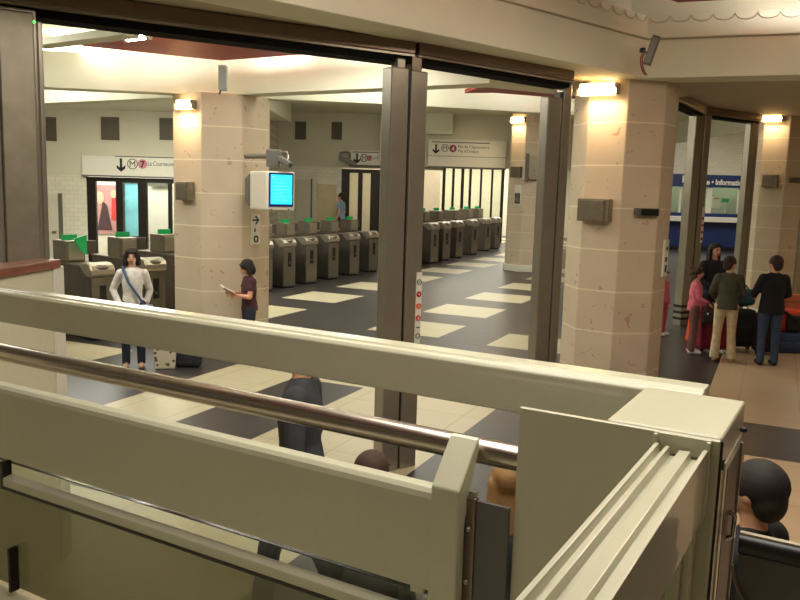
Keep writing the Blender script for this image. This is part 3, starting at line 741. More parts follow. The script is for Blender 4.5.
MB().prism([V((x(111), 25.45, z(220))), V((x(117), 25.45, z(220))), V((x(117), 25.45, z(196))), V((x(112), 25.45, z(198)))], (0, .015, 0)).build('red_figure', mat('poster_red', (196, 52, 52), .5, noise=.2, nscale=3), t)
MB().ell((x(114), 25.445, z(194)), (.1, .012, .13), 12, 8).build('pale_head', mat('poster_skin', (224, 178, 156), .5), t)
MB().ell((x(100), 25.445, z(198)), (.14, .012, .2), 12, 8).build('pale_head', MATS['poster_skin'], t)
t = thing('light_box', 'blue backlit advertising panel behind the glass doors', 'light box', at(131, 236, 24.6))
mB = mat('lightbox_blue', (110, 176, 190), .4, emit=.5, noise=.35, nscale=2)
pbox(mB, 124.5, 183, 138, 236, 24.6, .12).build('lit_panel', mB, t)
pbox(DARK, 123.5, 236, 139, 300, 24.55, .2).build('stand', DARK, t); pbox(DARK, 123.5, 181, 139, 183, 24.55, .2).build('casing', DARK, t); pbox(DARK, 123.5, 183, 124.5, 238, 24.55, .2).build('casing', DARK, t)
pbox(GREYM, 148, 183, 168, 186, 25.3, .1).build('trim_7', GREYM, kind='structure')

# centre opening frames
door_frame('glazed_door_frame', 'tall dark door frame beyond the gates beside the walker in blue', [(341, 349), (357.5, 362), (370, 384)], 170, 27.05)
door_frame('glazed_partition', 'dark framed glass partition behind the far ticket gates', [(427, 429), (441.5, 444.5), (451, 453.5), (460, 463), (468, 470.5), (479, 481), (490, 492), (500, 503)], 166, 38.0)
# pale notice board at the end of the tiled wall
t = thing('notice_board', 'cream notice panel on the tiled wall in front of the walker', 'notice board', (wx-.6, 26.9, 0))
pbox(WALLP, 317, 184, 336, 222, 26.95, .05).build('board', mat('cream_panel', (206, 192, 152), .5, noise=.05, nscale=4), t)
pbox(PAPER, 318, 180, 338, 184.5, 26.9, .06).build('header_strip', PAPER, t)

# vents
def vent(x0, y0, x1, y1, d, label):
    t = thing('wall_vent', label, 'vent', at((x0+x1)/2, y1, d), group=None)
    pbox(GREYM, x0, y0, x1, y1, d-.03, .04).build('grille', mat('vent_dark', (96, 88, 72), .6, noise=.1, nscale=30), t)
    n = 8
    b = MB(); X0, X1 = at(x0, 125, d).x, at(x1, 125, d).x; Z0, Z1 = at((x0+x1)/2, y1, d).z, at((x0+x1)/2, y0, d).z
    for k in range(n): b.box((X0, d-.045, Z0+(Z1-Z0)*(k+.3)/n), (X1, d-.03, Z0+(Z1-Z0)*(k+.6)/n))
    b.build('louvres', MATS['vent_dark'], t)
vent(45, 117, 56, 141, 22, 'dark square wall vent next to the wide steel pillar')
vent(101, 117, 119, 140, 22, 'dark wall vent above the sign with the number seven')
vent(159.5, 118, 175, 140, 22, 'dark wall vent beside the lamp of the screen column')
vent(295, 121.5, 306, 139.5, 27, 'small dark wall vent above the blue screen')
vent(331.5, 122, 342, 139.5, 27, 'small dark wall vent beside the middle steel pillar, over the security camera')

# overhead signs
def hang_sign(x0, y0, x1, y1, d, label, name='direction_sign', t_=.12):
    t = thing(name, label, 'sign', at((x0+x1)/2, y1, d))
    pbox(PAPER, x0, y0, x1, y1, d-t_, t_).build('board', PAPER, t, bevel=.01)
    pbox(INK, x0, y1-1, x1, y1+.6, d-t_-.01, t_).build('bottom_edge', GREYM, t)
    o = at(x0, y0, d-t_)
    return t, d-t_
def sgn(d):
    return lambda px, py: (lambda x, y, z: V((at(px, py, d).x+x, d+y, at(px, py, d).z+z)))
t, d = hang_sign(82, 157, 182, 177, 22, 'white overhead sign with an arrow and a number seven disc')
S = sgn(d); k = d/800
b = MB().box((at(115, 157, d).x, d-.006, at(150, 157.6, d).z), (at(182, 157, d).x, d, at(150, 156.8, d).z)); b.build('top_line', INK, t)
for q in (121, 178): arrow_down(MB(), S(q, 164.5), 0, 0, 12*k, 8.5*k).build('arrow', INK, t)
b = disc(MB(), S(132.5, 164), 0, 0, 5.2*k, ri=4.5*k); b.build('line_ring', INK, t)
text_mesh('M', 8.5*k, S(132.5, 167), INK, 'letter', t, 'CENTER')
disc(MB(), S(142.5, 164), 0, 0, 4.7*k).build('line_disc', mat('line_seven', (206, 130, 138), .5, noise=.05, nscale=8), t)
text_mesh('7', 9*k, lambda x, y, z: S(142.5, 167.4)(x, y-.006, z), INK, 'digit', t, 'CENTER', bold=.006)
text_mesh('La Courneuve', 6.2*k, S(147.5, 165.6), INK, 'lettering', t, width=25.5*k)
t, d = hang_sign(349, 150.5, 386, 166, 26.9, 'white overhead sign partly hidden by the middle steel pillar')
S = sgn(d); k = d/800
b = MB().box((at(353, 152.5, d).x, d-.006, at(370, 152.8, d).z), (at(386, 152, d).x, d, at(370, 152.1, d).z)); b.build('top_line', INK, t)
b = arrow_down(MB(), S(357, 158), 0, 0, 9*k, 6.5*k); b.build('arrow', INK, t)
b = disc(MB(), S(364, 158), 0, 0, 3.8*k, ri=3.1*k); b.build('line_ring', INK, t); text_mesh('M', 6*k, S(364, 160.2), INK, 'letter', t, 'CENTER')
disc(MB(), S(369.5, 158), 0, 0, 2.9*k).build('line_disc', MATS['line_seven'], t); text_mesh('7', 5.5*k, lambda x, y, z: S(369.5, 160)(x, y-.006, z), INK, 'digit', t, 'CENTER')
text_mesh('La Courneuve', 4*k, S(373, 158.8), INK, 'lettering', t, width=17*k)
t, d = hang_sign(428, 140, 506, 168, 26.4, 'large white overhead sign for the far gates, with a purple disc')
S = sgn(d); k = d/800
b = MB().box((at(432, 143, d).x, d-.006, at(460, 143, d).z), (at(490, 143, d).x, d, at(460, 142.2, d).z)); b.build('top_line', INK, t)
pbox(GREYM, 428, 156.5, 506, 157, d-.004, .004).build('panel_seam', GREYM, t)
b = arrow_down(MB(), S(436, 148.5), 0, 0, 8.5*k, 6.5*k); b.build('arrow', INK, t)
b = disc(MB(), S(445, 148), 0, 0, 3.6*k, ri=3*k); b.build('line_ring', INK, t); text_mesh('M', 5.6*k, S(445, 150.1), INK, 'letter', t, 'CENTER')
disc(MB(), S(453, 148.5), 0, 0, 3.6*k).build('line_disc', mat('line_four', (150, 40, 84), .5, noise=.05, nscale=8), t)
text_mesh('4', 5.6*k, lambda x, y, z: S(453, 150.6)(x, y-.006, z), PAPER, 'digit', t, 'CENTER', bold=.004)
text_mesh('Pte de Clignancourt', 4*k, S(458, 148), INK, 'lettering', t, width=30.5*k)
text_mesh("Pte d'Orl\u00e9ans", 4*k, S(458, 152.4), INK, 'lettering', t, width=20*k)

# ================================================================== SCREEN AND CAMERAS ON COLUMN A
m_ = V((.55, -.835, 0)).normalized(); xa = V((-m_.y, m_.x, 0))
pc = at(281, 189.5, 10.62)
F = lambda x, y, z: pc+xa*x-m_*y+V((0, 0, z))
t = thing('information_screen', 'wall mounted monitor with a glowing cyan screen on the stone column', 'screen', pc)
MB().box((-.215, 0, -.28), (.205, .56, .235), F).build('housing', WHITEM, t, bevel=.03, seg=3)
MB().prism([F(x, y, z) for x, y, z in ((-.235, .52, -.25), (-.235, .52, .21), (-.235, .68, .13), (-.235, .68, -.17))], xa*.42).build('back_shell', GREYM, t, bevel=.02)
MB().box((-.175, -.012, -.225), (.175, .0, .215), F).build('bezel', mat('bezel_blue', (18, 34, 110), .35, emit=.05, noise=.1, nscale=5), t, bevel=.004)
sm = mat('screen_cyan', (40, 222, 250), .3, emit=1.3, noise=.05, nscale=4)
sc = MB().box((-.15, -.018, -.19), (.15, -.012, .19), F).build('display', sm, t)
b = MB()
for k in range(7): b.box((-.11, -.0195, .13-.045*k), (.02+.03*((k*5) % 4), -.018, .135-.045*k), F)
b.box((-.135, -.0195, .15), (-.11, -.018, .175), F)
b.build('text_lines', mat('screen_text', (120, 238, 255), .4, emit=1.0), sc)
pq, nq = on_col('A', 262, 200)
MB().tube([F(-.1, .62, 0), V((pq.x-.05, pq.y+.12, pc.z))], .05, 12).build('wall_bracket', GREYM, t)
for x in (-.13, .11): MB().cap(F(x, .0, -.262), F(x, -.006, -.262), .01).build('button', BLACK, t)
# security camera beside the screen
pa = at(252, 156, 11.0); p2 = at(271, 156, 10.75); 
t = thing('security_camera', 'grey security camera on a pole above the blue screen', 'security camera', pa)
MB().tube([pa+V((-.12, .2, 0)), p2], .035, 14).build('pole', GREYM, t)
MB().box((-.09, -.1, -.13), (.09, .1, .1), lambda x, y, z: at(274, 157, 10.75)+V((x, y, z))).build('junction_box', GREYM, t, bevel=.02)
MB().tube([at(276, 153, 10.7), at(287, 152, 10.6), at(288.5, 156, 10.58), at(287.5, 160, 10.56)], .012, 10).build('hook', STEEL, t)
cb = MB().box((-.15, -.05, -.045), (.15, .05, .045), lambda x, y, z: at(285, 161.5, 10.55)+V((x*.62+y*.3, y-x*.3, z-x*.36))*.85).build('camera_body', GREYM, t, bevel=.012)
MB().cap(at(290, 164.5, 10.46), at(290.6, 164.9, 10.44), .025).build('lens', BLACK, cb)
pa = at(340, 153, 26.9)
t = thing('security_camera', 'security camera hanging from the far lintel next to a sign', 'security camera', pa)
MB().tube([pa+V((0, .1, 0)), at(346, 152, 26.6), at(349.5, 153, 26.5), at(350, 158, 26.4)], .035, 10).build('hook', STEEL, t)
MB().box((-.28, -.1, -.09), (.28, .1, .09), lambda x, y, z: at(347.5, 161, 26.3)+V((x, y, z-x*.4))).build('camera_body', GREYM, t, bevel=.02)
# column loudspeaker under the beam
pa, pb = at(646.5, 65, 8.05), at(657, 36, 8.0); ax = (pb-pa).normalized(); sx = V((.9, -.35, 0)).normalized(); fy = ax.cross(sx).normalized(); sx = fy.cross(ax)
Fs = lambda x, y, z: (pa+pb)/2+sx*x+fy*y+ax*z
t = thing('column_loudspeaker', 'slim grey loudspeaker tilted on the beam corner above the big column', 'loudspeaker', pa)
L = (pb-pa).length/2
MB().box((-.035, -.06, -L), (.035, .06, L), Fs).build('cabinet', GREYM, t, bevel=.008)
MB().box((-.028, .06, -L+.02), (.028, .066, L-.02), Fs).build('grille', mat('grille_grey', (138, 138, 132), .6, noise=.2, nscale=120), t)
MB().box((-.028, -.066, -L+.02), (.028, -.06, L-.02), Fs).build('grille', MATS['grille_grey'], t)
q = at(643, 50, 8.2)
MB().box((-.02, -.02, -.02), (.02, .05, .02), lambda x, y, z: q+V((x, y, z))).build('bracket', BLACK, t)
MB().tube([q, at(648, 54, 8.08)], .012, 8).build('bracket_arm', STEELD, t)
for dx in (0, 1.6):
    MB().tube([at(643+dx, 51, 8.16), at(640.5+dx, 58, 8.15), at(641+dx, 66, 8.17), at(642.5+dx, 71, 8.2), at(645+dx*1.2, 75, 8.22)], .006, 6).build('cable', mat('red_cable', (140, 52, 34), .5), t)
pq = at(223, 78, 10.85)
t = thing('column_loudspeaker', 'small pale loudspeaker on the hall fascia over the screen column', 'loudspeaker', pq)
MB().box((-.05, -.06, -.16), (.05, .06, .16), lambda x, y, z: pq+V((x, y, z))).build('cabinet', mat('pale_grey', (176, 182, 174), .5), t, bevel=.008)
MB().tube([pq+V((-.03, 0, -.16)), pq+V((-.06, .05, -.2))], .012, 8).build('bracket', GREYM, t)

# ================================================================== TICKET OFFICE
D = 37.0
def TX(px): return at(px, 200, D).x
def TZ(py): return at(715, py, D).z
wallbox('wall_ticket_upper', 9.05, 24, D+.2, TZ(176), 5.8, WTILE)
t = thing('ticket_counter', 'blue ticket office counter with a lettered sign band', 'ticket counter', (TX(710), D, 0))
MB().box((TX(650), D-.1, TZ(187.5)), (TX(790), D+.2, TZ(175))).build('sign_band', BLUE, t)
MB().box((TX(650), D, 0), (TX(790), D+.2, TZ(222))).build('base_panel', BLUE, t)
MB().box((TX(650), D-.02, 0), (TX(790), D+.0, .18)).build('kick_plate', BLACK, t)
MB().box((TX(650), D-.45, TZ(222)), (TX(790), D+.2, TZ(217))).build('ledge', WHITEM, t, bevel=.02)
MB().box((TX(650), D-.05, TZ(217)), (TX(790), D+.2, TZ(213.5))).build('window_sill', BLUE, t)
MB().box((TX(650), D+.02, TZ(213.5)), (TX(790), D+.03, TZ(187.5))).build('window_glass', GLASSC, t)
for a, c in ((707, 711.5), (738, 740), (679.5, 681), (760, 764)):
    MB().box((TX(a), D-.02, TZ(213.5)), (TX(c), D+.12, TZ(187.5))).build('window_post', WHITEM, t)
fs = lambda px, py: (lambda x, y, z: V((TX(px)+x, D-.1+y, at(px, py, D).z+z)))
text_mesh('Vente \u2022 Information', 7.2*D/800, fs(692.5, 184.0), PAPER, 'lettering', t, width=50*D/800, bold=.012, thick=.02)
MB().box((TX(680), D-.12, TZ(183.5)), (TX(684), D-.1, TZ(176.5))).build('pictogram', PAPER, t)
MB().box((TX(650), D+2.2, 0), (TX(790), D+2.3, 4)).build('wall_ticket_back', mat('office_wall', (120, 128, 104), .6, noise=.2, nscale=1), kind='structure')
bx('ceiling_ticket_office', WALLP, (TX(650), D, TZ(176)), (TX(790), D+2.3, TZ(176)+.1), kind='structure')
t = thing('paper_notice', 'white paper notice behind the ticket window', 'notice', at(716, 207, D+.3)); pbox(PAPER, 712, 196, 720.5, 208, D+.3, .02).build('sheet', PAPER, t); pbox(INK, 713.5, 198, 719, 199, D+.29, .01).build('print_lines', GREYM, t)
t = thing('counter_sign', 'small green sign on a stem behind the ticket window', 'sign', at(725, 212, D+.3)); pbox(GREEN, 721.5, 198.5, 729, 202.5, D+.3, .04).build('plate', GREEN, t); pbox(GREYM, 724.8, 202.5, 726, 213, D+.3, .03).build('stem', WHITEM, t)

# ================================================================== PEOPLE
def cloth(name, c, rough=.85): return mat(name, c, rough, noise=.18, nscale=14, bump=.15)
SKIN = mat('skin', (214, 160, 128), .5, noise=.06, nscale=12)
SKINL = mat('skin_pale', (222, 172, 142), .5, noise=.06, nscale=12)
EYE = mat('eye_dark', (40, 28, 22), .2, noise=.1, nscale=9)
LIP = mat('lips', (170, 84, 76), .5, noise=.1, nscale=9)
def person(label, loc, rz, h, hair, hairstyle, top, bottom, shoes=None, skin=SKIN, pose={}, sleeve='long', slim=1.0, yaw=0.0, nod=0.0, flare=0.0, jacket=None, hem=.86, group=None):
    t = thing('person', label, 'person', (0, 0, 0)); k = h/1.70
    J = dict(hipL=(.09, 0, .90), kneeL=(.10, -.015, .49), ankL=(.105, .015, .085), hipR=(-.09, 0, .90), kneeR=(-.10, -.015, .49), ankR=(-.105, .015, .085),
             shL=(.158, .01, 1.362), elL=(.225, .03, 1.11), wrL=(.235, -.04, .87), shR=(-.158, .01, 1.362), elR=(-.225, .03, 1.11), wrR=(-.235, -.04, .87))
    J.update(pose); J = {a: V(b) for a, b in J.items()}
    sway = V(pose.get('sway', (0, 0, 0)))
    HC = V((0, .0, 1.50)); HR_ = Matrix.Rotation(yaw, 3, 'Z') @ Matrix.Rotation(nod, 3, 'X')
    def hd(p): return HC+HR_ @ (V(p)-HC)
    w = slim; aw = .4+.6*slim
    b = MB()
    b.ell((0, .01, .94), (.15*w, .105, .12)); b.ell((0, 0, 1.09), (.128*w, .092, .15)); b.ell((0, 0, 1.26), (.15*w, .108, .17)); b.cap((-.11, .01, 1.362), (.11, .01, 1.362), .058); b.cap((-.1, .012, 1.38), (0, .012, 1.43), .045, .045); b.cap((.1, .012, 1.38), (0, .012, 1.43), .045, .045)
    b.cap((0, .012, 1.38), (0, -.005, 1.52), .056, .05)
    b.ell(hd((0, -.008, 1.595)), (.073, .092, .108), R=HR_); b.ell(hd((0, -.045, 1.548)), (.052, .055, .058), R=HR_)
    b.cap(hd((0, -.098, 1.60)), hd((0, -.118, 1.572)), .010, .014)
    b.cap(hd((-.03, -.092, 1.618)), hd((.03, -.092, 1.618)), .012)
    for s in (-1, 1):
        b.ell(hd((s*.074, .0, 1.588)), (.012, .024, .034), 10, 6, R=HR_)
        S_ = 'L' if s > 0 else 'R'
        b.cap(J['sh'+S_], J['el'+S_], .05, .041); b.cap(J['el'+S_], J['wr'+S_], .04, .027)
        d = (J['wr'+S_]-J['el'+S_]).normalized(); wr = J['wr'+S_]
        side = d.cross(V((s, 0, 0)) if abs(d.x) < .8 else V((0, 0, 1)))
        side = V((0, -1, 0)) if side.length < .1 else side.normalized()
        if side.y > 0: side = -side
        nrm = d.cross(side).normalized()
        pm = wr+d*.075
        for q in (-.025, 0, .025): b.cap(wr+d*.02+side*q*.7, pm+side*q, .016, .014)
        for i, (q, l) in enumerate(((-.033, .055), (-.011, .07), (.011, .076), (.033, .066))):
            f0 = pm+side*q; f1 = f0+d*l*.55+nrm*.012*s; f2 = f1+d*l*.35+nrm*.024*s
            b.cap(f0, f1, .0095, .009, 10); b.cap(f1, f2, .009, .008, 10)
        b.cap(wr+d*.03+side*.03, wr+d*.065+side*.062, .011, .010, 10); b.cap(wr+d*.065+side*.062, wr+d*.09+side*.064, .010, .009, 10)
        b.cap(J['hip'+S_], J['knee'+S_], .082, .055); b.cap(J['knee'+S_], J['ank'+S_], .052, .035)
        a = J['ank'+S_]; b.cap(a+V((0, .02, -.045)), a+V((0, -.16, -.055)), .036, .026)
    sc_ = lambda p: p*k
    b.xf(sc_).build('body', skin, t, remesh=.009*k, smooth=2)
    # trousers
    b = MB(); b.ell((0, .012, .945), (.163*w, .122, .115)); b.cap((-.06, .01, .90), (.06, .01, .90), .09)
    for S_ in 'LR':
        b.cap(J['hip'+S_], J['knee'+S_], .098, .068)
        a = J['ank'+S_]; d = (a-J['knee'+S_]).normalized(); b.cap(J['knee'+S_], J['knee'+S_]+d*.02, .068); b.frustum(J['knee'+S_], a+d*.035, .066, .058+flare, 16)
    b.xf(sc_).build('trousers', bottom, t, remesh=.013*k, smooth=3)
    # top
    b = MB()
    def ring(z, rx, ry, y=0): return [V((rx*math.cos(q), y+ry*math.sin(q), z)) for q in [2*math.pi*i/20 for i in range(20)]]
    b.loft([ring(hem, .178*w, .138, .01), ring(.98, .165*w, .128, .01), ring(1.09, .150*w, .114), ring(1.22, .168*w, .126), ring(1.32, .160*w, .112), ring(1.40, .112, .082), ring(1.445, .064, .062, .008)])
    b.cap((-.115*w, .01, 1.35), (.115*w, .01, 1.35), .068); b.cap((-.12*w, .012, 1.375), (-.02, .012, 1.42), .05, .05); b.cap((.12*w, .012, 1.375), (.02, .012, 1.42), .05, .05)
    for S_ in 'LR':
        if sleeve == 'long':
            b.cap(J['sh'+S_], J['el'+S_], .070*aw, .054*aw); d = (J['wr'+S_]-J['el'+S_]); b.cap(J['el'+S_], J['el'+S_]+d*.1, .054*aw); b.frustum(J['el'+S_], J['el'+S_]+d*.97, .054*aw, .042)
        else:
            d = J['el'+S_]-J['sh'+S_]; b.cap(J['sh'+S_], J['sh'+S_]+d*.1, .074); b.frustum(J['sh'+S_], J['sh'+S_]+d*.62, .072, .064)
    b.xf(sc_).build('shirt' if jacket is None else 'jacket', top, t, remesh=.012*k, smooth=3)
    # shoes
    for S_ in 'LR':
        a = J['ank'+S_]; b = MB(); b.cap(a+V((0, .03, -.042)), a+V((0, -.165, -.05)), .042, .033); b.xf(lambda p: V((p.x, p.y, max(.0, p.z)))).xf(sc_)
        b.build('shoe', shoes or BLACK, t, remesh=.01*k, smooth=2)
    # hair
    b = MB()
    if hairstyle == 'short':
        b.ell(hd((0, .018, 1.625)), (.094, .110, .102), R=HR_); b.ell(hd((0, .055, 1.565)), (.084, .066, .085), R=HR_)
    elif hairstyle == 'bob':
        b.ell(hd((0, .018, 1.622)), (.104, .115, .108), R=HR_); b.ell(hd((0, .05, 1.545)), (.106, .08, .11), R=HR_)
        for s in (-1, 1): b.cap(hd((s*.082, -.005, 1.61)), hd((s*.088, -.02, 1.50)), .034)
        b.cap(hd((-.055, -.075, 1.665)), hd((.055, -.075, 1.665)), .018)
    elif hairstyle == 'long':
        b.ell(hd((0, .018, 1.622)), (.090, .104, .098), R=HR_)
        for s in (-1, 0, 1): b.cap(hd((s*.06, .05, 1.58)), hd((s*.065, .075, 1.36)), .045, .035)
        for s in (-1, 1): b.cap(hd((s*.078, .0, 1.60)), hd((s*.085, .0, 1.42)), .028, .022)
        b.cap(hd((-.05, -.078, 1.66)), hd((.05, -.078, 1.66)), .016)
    elif hairstyle == 'curly':
        b.ell(hd((0, .02, 1.625)), (.10, .112, .10), R=HR_)
        rnd = random.Random(int(h*1000))
        for i in range(40):
            a = rnd.uniform(0, math.pi*2); z = rnd.uniform(1.50, 1.70); r = .088
            if math.sin(a) < -.35 and z < 1.65: continue
            b.ell(hd((r*math.cos(a), .02+r*math.sin(a), z)), (.034, .034, .034), 8, 6)
    b.xf(sc_).build('hair', hair, t, remesh=.010*k, smooth=2)
    for s in (-1, 1):
        MB().ell(hd((s*.032, -.094, 1.598)), (.013, .008, .007), 10, 6).xf(sc_).build('eye', EYE, t)
        MB().cap(hd((s*.018, -.101, 1.622)), hd((s*.046, -.092, 1.623)), .005).xf(sc_).build('eyebrow', hair, t)
    MB().cap(hd((-.02, -.098, 1.535)), hd((.02, -.098, 1.535)), .007).xf(sc_).build('mouth', LIP, t)
    t.location = loc; t.rotation_euler = (0, 0, rz)
    Wt = Matrix.Translation(V(loc)) @ Matrix.Rotation(rz, 4, 'Z') @ Matrix.Scale(k, 4)
    return t, (lambda x, y, z: Wt @ V((x, y, z)))
HB = cloth('hair_black', (30, 22, 18), .75); HBR = cloth('hair_brown', (62, 38, 26), .75); HBL = cloth('hair_blonde', (160, 120, 78), .5); HDR = cloth('hair_dark_brown', (56, 34, 26), .75)
WHITEC = cloth('white_knit', (226, 220, 212)); JEAN = cloth('blue_jeans', (58, 72, 98)); JEAND = cloth('dark_jeans', (38, 42, 56)); BEIGE = cloth('beige_trousers', (206, 184, 146))
GREENJ = cloth('grey_green_jacket', (78, 74, 58)); BLACKJ = cloth('black_jacket', (20, 19, 22)); PINK = cloth('pink_top', (214, 108, 128)); MAUVE = cloth('mauve_trousers', (112, 74, 70)); MAROON = cloth('dark_maroon_shirt', (72, 38, 44)); BLUES = cloth('pale_blue_shirt', (130, 160, 184)); GREYC = cloth('dark_grey_coat', (52, 54, 58))
TAN = mat('tan_shoe', (176, 140, 110), .5, noise=.1, nscale=9); WSHOE = mat('white_shoe', (214, 206, 200), .5, noise=.1, nscale=9)

# woman in white by the gates
fp = fl(134, 367); P1 = (fp.x, fp.y, 0)
t, W1 = person('woman in a white cardigan with a blue shoulder strap standing before the gates', P1, .28, 1.585, HB, 'bob', WHITEC, JEAND, TAN, SKINL, dict(elR=(-.27, .06, 1.12), wrR=(-.18, -.07, .93), elL=(.235, .09, 1.11), wrL=(.18, .02, .92)), yaw=-.05, slim=.86)
MB().loft([[W1(.07*math.cos(q), -.108+.02*math.sin(q)+dy, z) for q in [2*math.pi*i/12 for i in range(12)]] for z, dy in ((.90, -.03), (1.05, -.006), (1.2, -.016), (1.32, -.004))]).build('vest', cloth('white_top', (236, 232, 226)), t, W=False) if False else None
b = MB(); b.tube([W1(-.13, .03, 1.45), W1(-.11, -.09, 1.40), W1(-.05, -.142, 1.25), W1(.05, -.142, 1.10), W1(.13, -.14, .97), W1(.17, -.13, .90)], .017, 8)
t = thing('shoulder_bag', 'blue shoulder bag worn across the body of the woman in white', 'bag', W1(.17, -.13, .85))
b.build('strap', cloth('strap_blue', (70, 92, 130)), t)
MB().box((.10, -.19, .76), (.28, -.11, .93), W1).build('pouch', cloth('bag_blue', (150, 160, 190)), t, bevel=.02)
# bags at her feet
p = fl(165, 369)
t = thing('shopping_bag', 'white patterned shopping bag on the floor beside the woman in white', 'bag', (p.x, p.y, 0))
fb = mat('floral_bag', (206, 196, 168), .6); h = NT(fb); vo = h.n('ShaderNodeTexVoronoi'); vo.inputs['Scale'].default_value = 16; tc = h.n('ShaderNodeTexCoord'); h.t.links.new(tc.outputs['Object'], vo.inputs['Vector'])
h.t.links.new(h.mix(h.m('LESS_THAN', vo.outputs['Distance'], .32), rgb(212, 202, 176), rgb(96, 84, 60)), fb.node_tree.nodes['Principled BSDF'].inputs['Base Color'])
Fb = frame((p.x, p.y, 0), .2)
MB().prism([Fb(x, 0, z) for x, z in ((-.13, 0), (.13, 0), (.15, .30), (-.15, .30))], Fb(0, .14, 0)-Fb(0, 0, 0)).build('bag_body', fb, t, bevel=.012)
for y in (.01, .13): MB().tube([Fb(-.07, y, .30), Fb(-.05, y, .40), Fb(.05, y, .40), Fb(.07, y, .30)], .008, 8).build('handle', PAPER, t)
p = fl(188, 368)
t = thing('holdall', 'dark holdall on the floor beside the patterned shopping bag', 'bag', (p.x, p.y, 0)); Fb = frame((p.x, p.y, 0), .1)
MB().box((-.19, 0, 0), (.17, .2, .26), Fb).build('bag_body', cloth('holdall_dark', (44, 46, 52)), t, bevel=.06, seg=3); MB().tube([Fb(-.1, .1, .25), Fb(-.06, .1, .34), Fb(.06, .1, .34), Fb(.1, .1, .25)], .012, 8).build('handle', BLACK, t)

# girl reading against the column
p = at(249, 300, 11.0)
t, W2 = person('girl in a dark maroon shirt reading a book against the stone column', (p.x, p.y, 0), -1.12, 1.44, HB, 'bob', MAROON, JEAND, BLACK, SKIN, dict(elR=(-.21, -.06, 1.13), wrR=(-.07, -.25, 1.17), elL=(.22, -.05, 1.12), wrL=(.09, -.24, 1.14)), sleeve='short', nod=.42, slim=.98, hem=.88)
t = thing('book', 'open book held by the girl at the column', 'book', W2(0, -.34, 1.22))
ck = mat('page_white', (232, 226, 208), .6, noise=.04, nscale=20)
for s, nm in ((-1, 'page_block'), (1, 'page_block')):
    MB().prism([W2(0, -.27, 1.17), W2(s*.16, -.265, 1.20), W2(s*.16, -.43, 1.30), W2(0, -.435, 1.27)], W2(0, -.01, -.022)-W2(0, 0, 0)).build(nm, ck, t)
MB().prism([W2(-.165, -.255, 1.165), W2(.165, -.255, 1.165), W2(.165, -.44, 1.27), W2(-.165, -.44, 1.27)], W2(0, -.003, -.008)-W2(0, 0, 0)).build('cover', cloth('book_cover', (120, 60, 44)), t)

# group with luggage
p = fl(691, 353); tP, WP = person('girl in a pink top and mauve trousers facing the luggage group', (p.x, p.y, 0), 1.35, 1.37, HBR, 'curly', PINK, MAUVE, WSHOE, SKINL, dict(elR=(-.22, -.04, 1.12), wrR=(-.20, -.24, 1.02)), slim=.95)
p = fl(722, 361); tW, WW = person('woman in a grey-green jacket and beige trousers seen from behind', (p.x, p.y, 0), math.pi-.28, 1.60, HDR, 'short', GREENJ, BEIGE, TAN, SKIN, dict(ankL=(.13, .02, .085), kneeL=(.11, -.02, .49), ankR=(-.13, .02, .085), elR=(-.24, -.04, 1.12), wrR=(-.17, -.24, 1.02), elL=(.24, -.04, 1.12), wrL=(.17, -.22, 1.0)), yaw=-.9, flare=.02, jacket=1, hem=.86)
p = fl(766, 365); tMn, WMn = person('man in a black jacket and blue jeans seen from behind', (p.x, p.y, 0), math.pi-.1, 1.64, HDR, 'short', BLACKJ, JEAN, BLACK, SKIN, dict(elL=(.25, -.05, 1.12), wrL=(.19, -.24, 1.05), elR=(-.25, -.05, 1.12), wrR=(-.16, -.24, 1.02)), slim=1.12, yaw=.5, jacket=1, hem=.82)
p = at(711, 300, 13.1); tB, WB = person('black-haired woman in a black top facing the hall, behind the girl in pink', (p.x, p.y, 0), .1, 1.73, HB, 'long', BLACKJ, JEAND, BLACK, SKIN, dict(elR=(-.24, -.02, 1.12), wrR=(-.12, -.2, 1.02), elL=(.24, -.02, 1.12), wrL=(.12, -.2, 1.02)), yaw=.15)
p = at(663.5, 300, 14.2); person('child in pink mostly hidden behind the big stone column', (p.x, p.y, 0), .8, 1.16, HBR, 'long', PINK, cloth('pink_trousers', (190, 90, 110)), WSHOE, SKINL, slim=.95)
p = at(341, 200, 26.3); person('walker in a pale blue shirt beyond the ticket gates', (p.x, p.y, .5), -1.9, 1.74, HDR, 'short', BLUES, JEAND, BLACK, SKIN, dict(ankL=(.1, -.2, .085), kneeL=(.1, -.16, .5), ankR=(-.1, .25, .1), kneeR=(-.1, .05, .49)), sleeve='short')
# bags of the group
t = thing('handbag', 'black handbag held by the girl in pink', 'handbag', WP(-.22, -.28, .72))
MB().box((-.36, -.40, .66), (-.18, -.12, .92), WP).build('pouch', cloth('handbag_black', (22, 20, 20), .4), t, bevel=.03)
MB().tube([WP(-.27, -.16, .91), WP(-.24, -.2, 1.05), WP(-.22, -.27, 1.06), WP(-.27, -.36, .91)], .012, 8).build('strap', BLACK, t)
MB().cap(WP(-.366, -.2, .86), WP(-.37, -.2, .84), .016).build('buckle', TUBE, t)
p = fl(699, 345)
t = thing('carrier_bag', 'bright orange carrier bag on the floor behind the girl in pink', 'bag', (p.x+.1, p.y+.3, 0)); Fb = frame((p.x+.10, p.y+.3, 0), .1)
MB().prism([Fb(x, 0, z) for x, z in ((-.18, .0), (.2, .0), (.16, .48), (-.13, .48))], Fb(0, .16, 0)-Fb(0, 0, 0)).build('bag_body', cloth('orange_plastic', (236, 84, 28), .4), t, bevel=.02)
MB().tube([Fb(-.07, .08, .47), Fb(-.04, .08, .58), Fb(.06, .08, .58), Fb(.09, .08, .47)], .01, 8).build('handle', MATS['orange_plastic'], t)
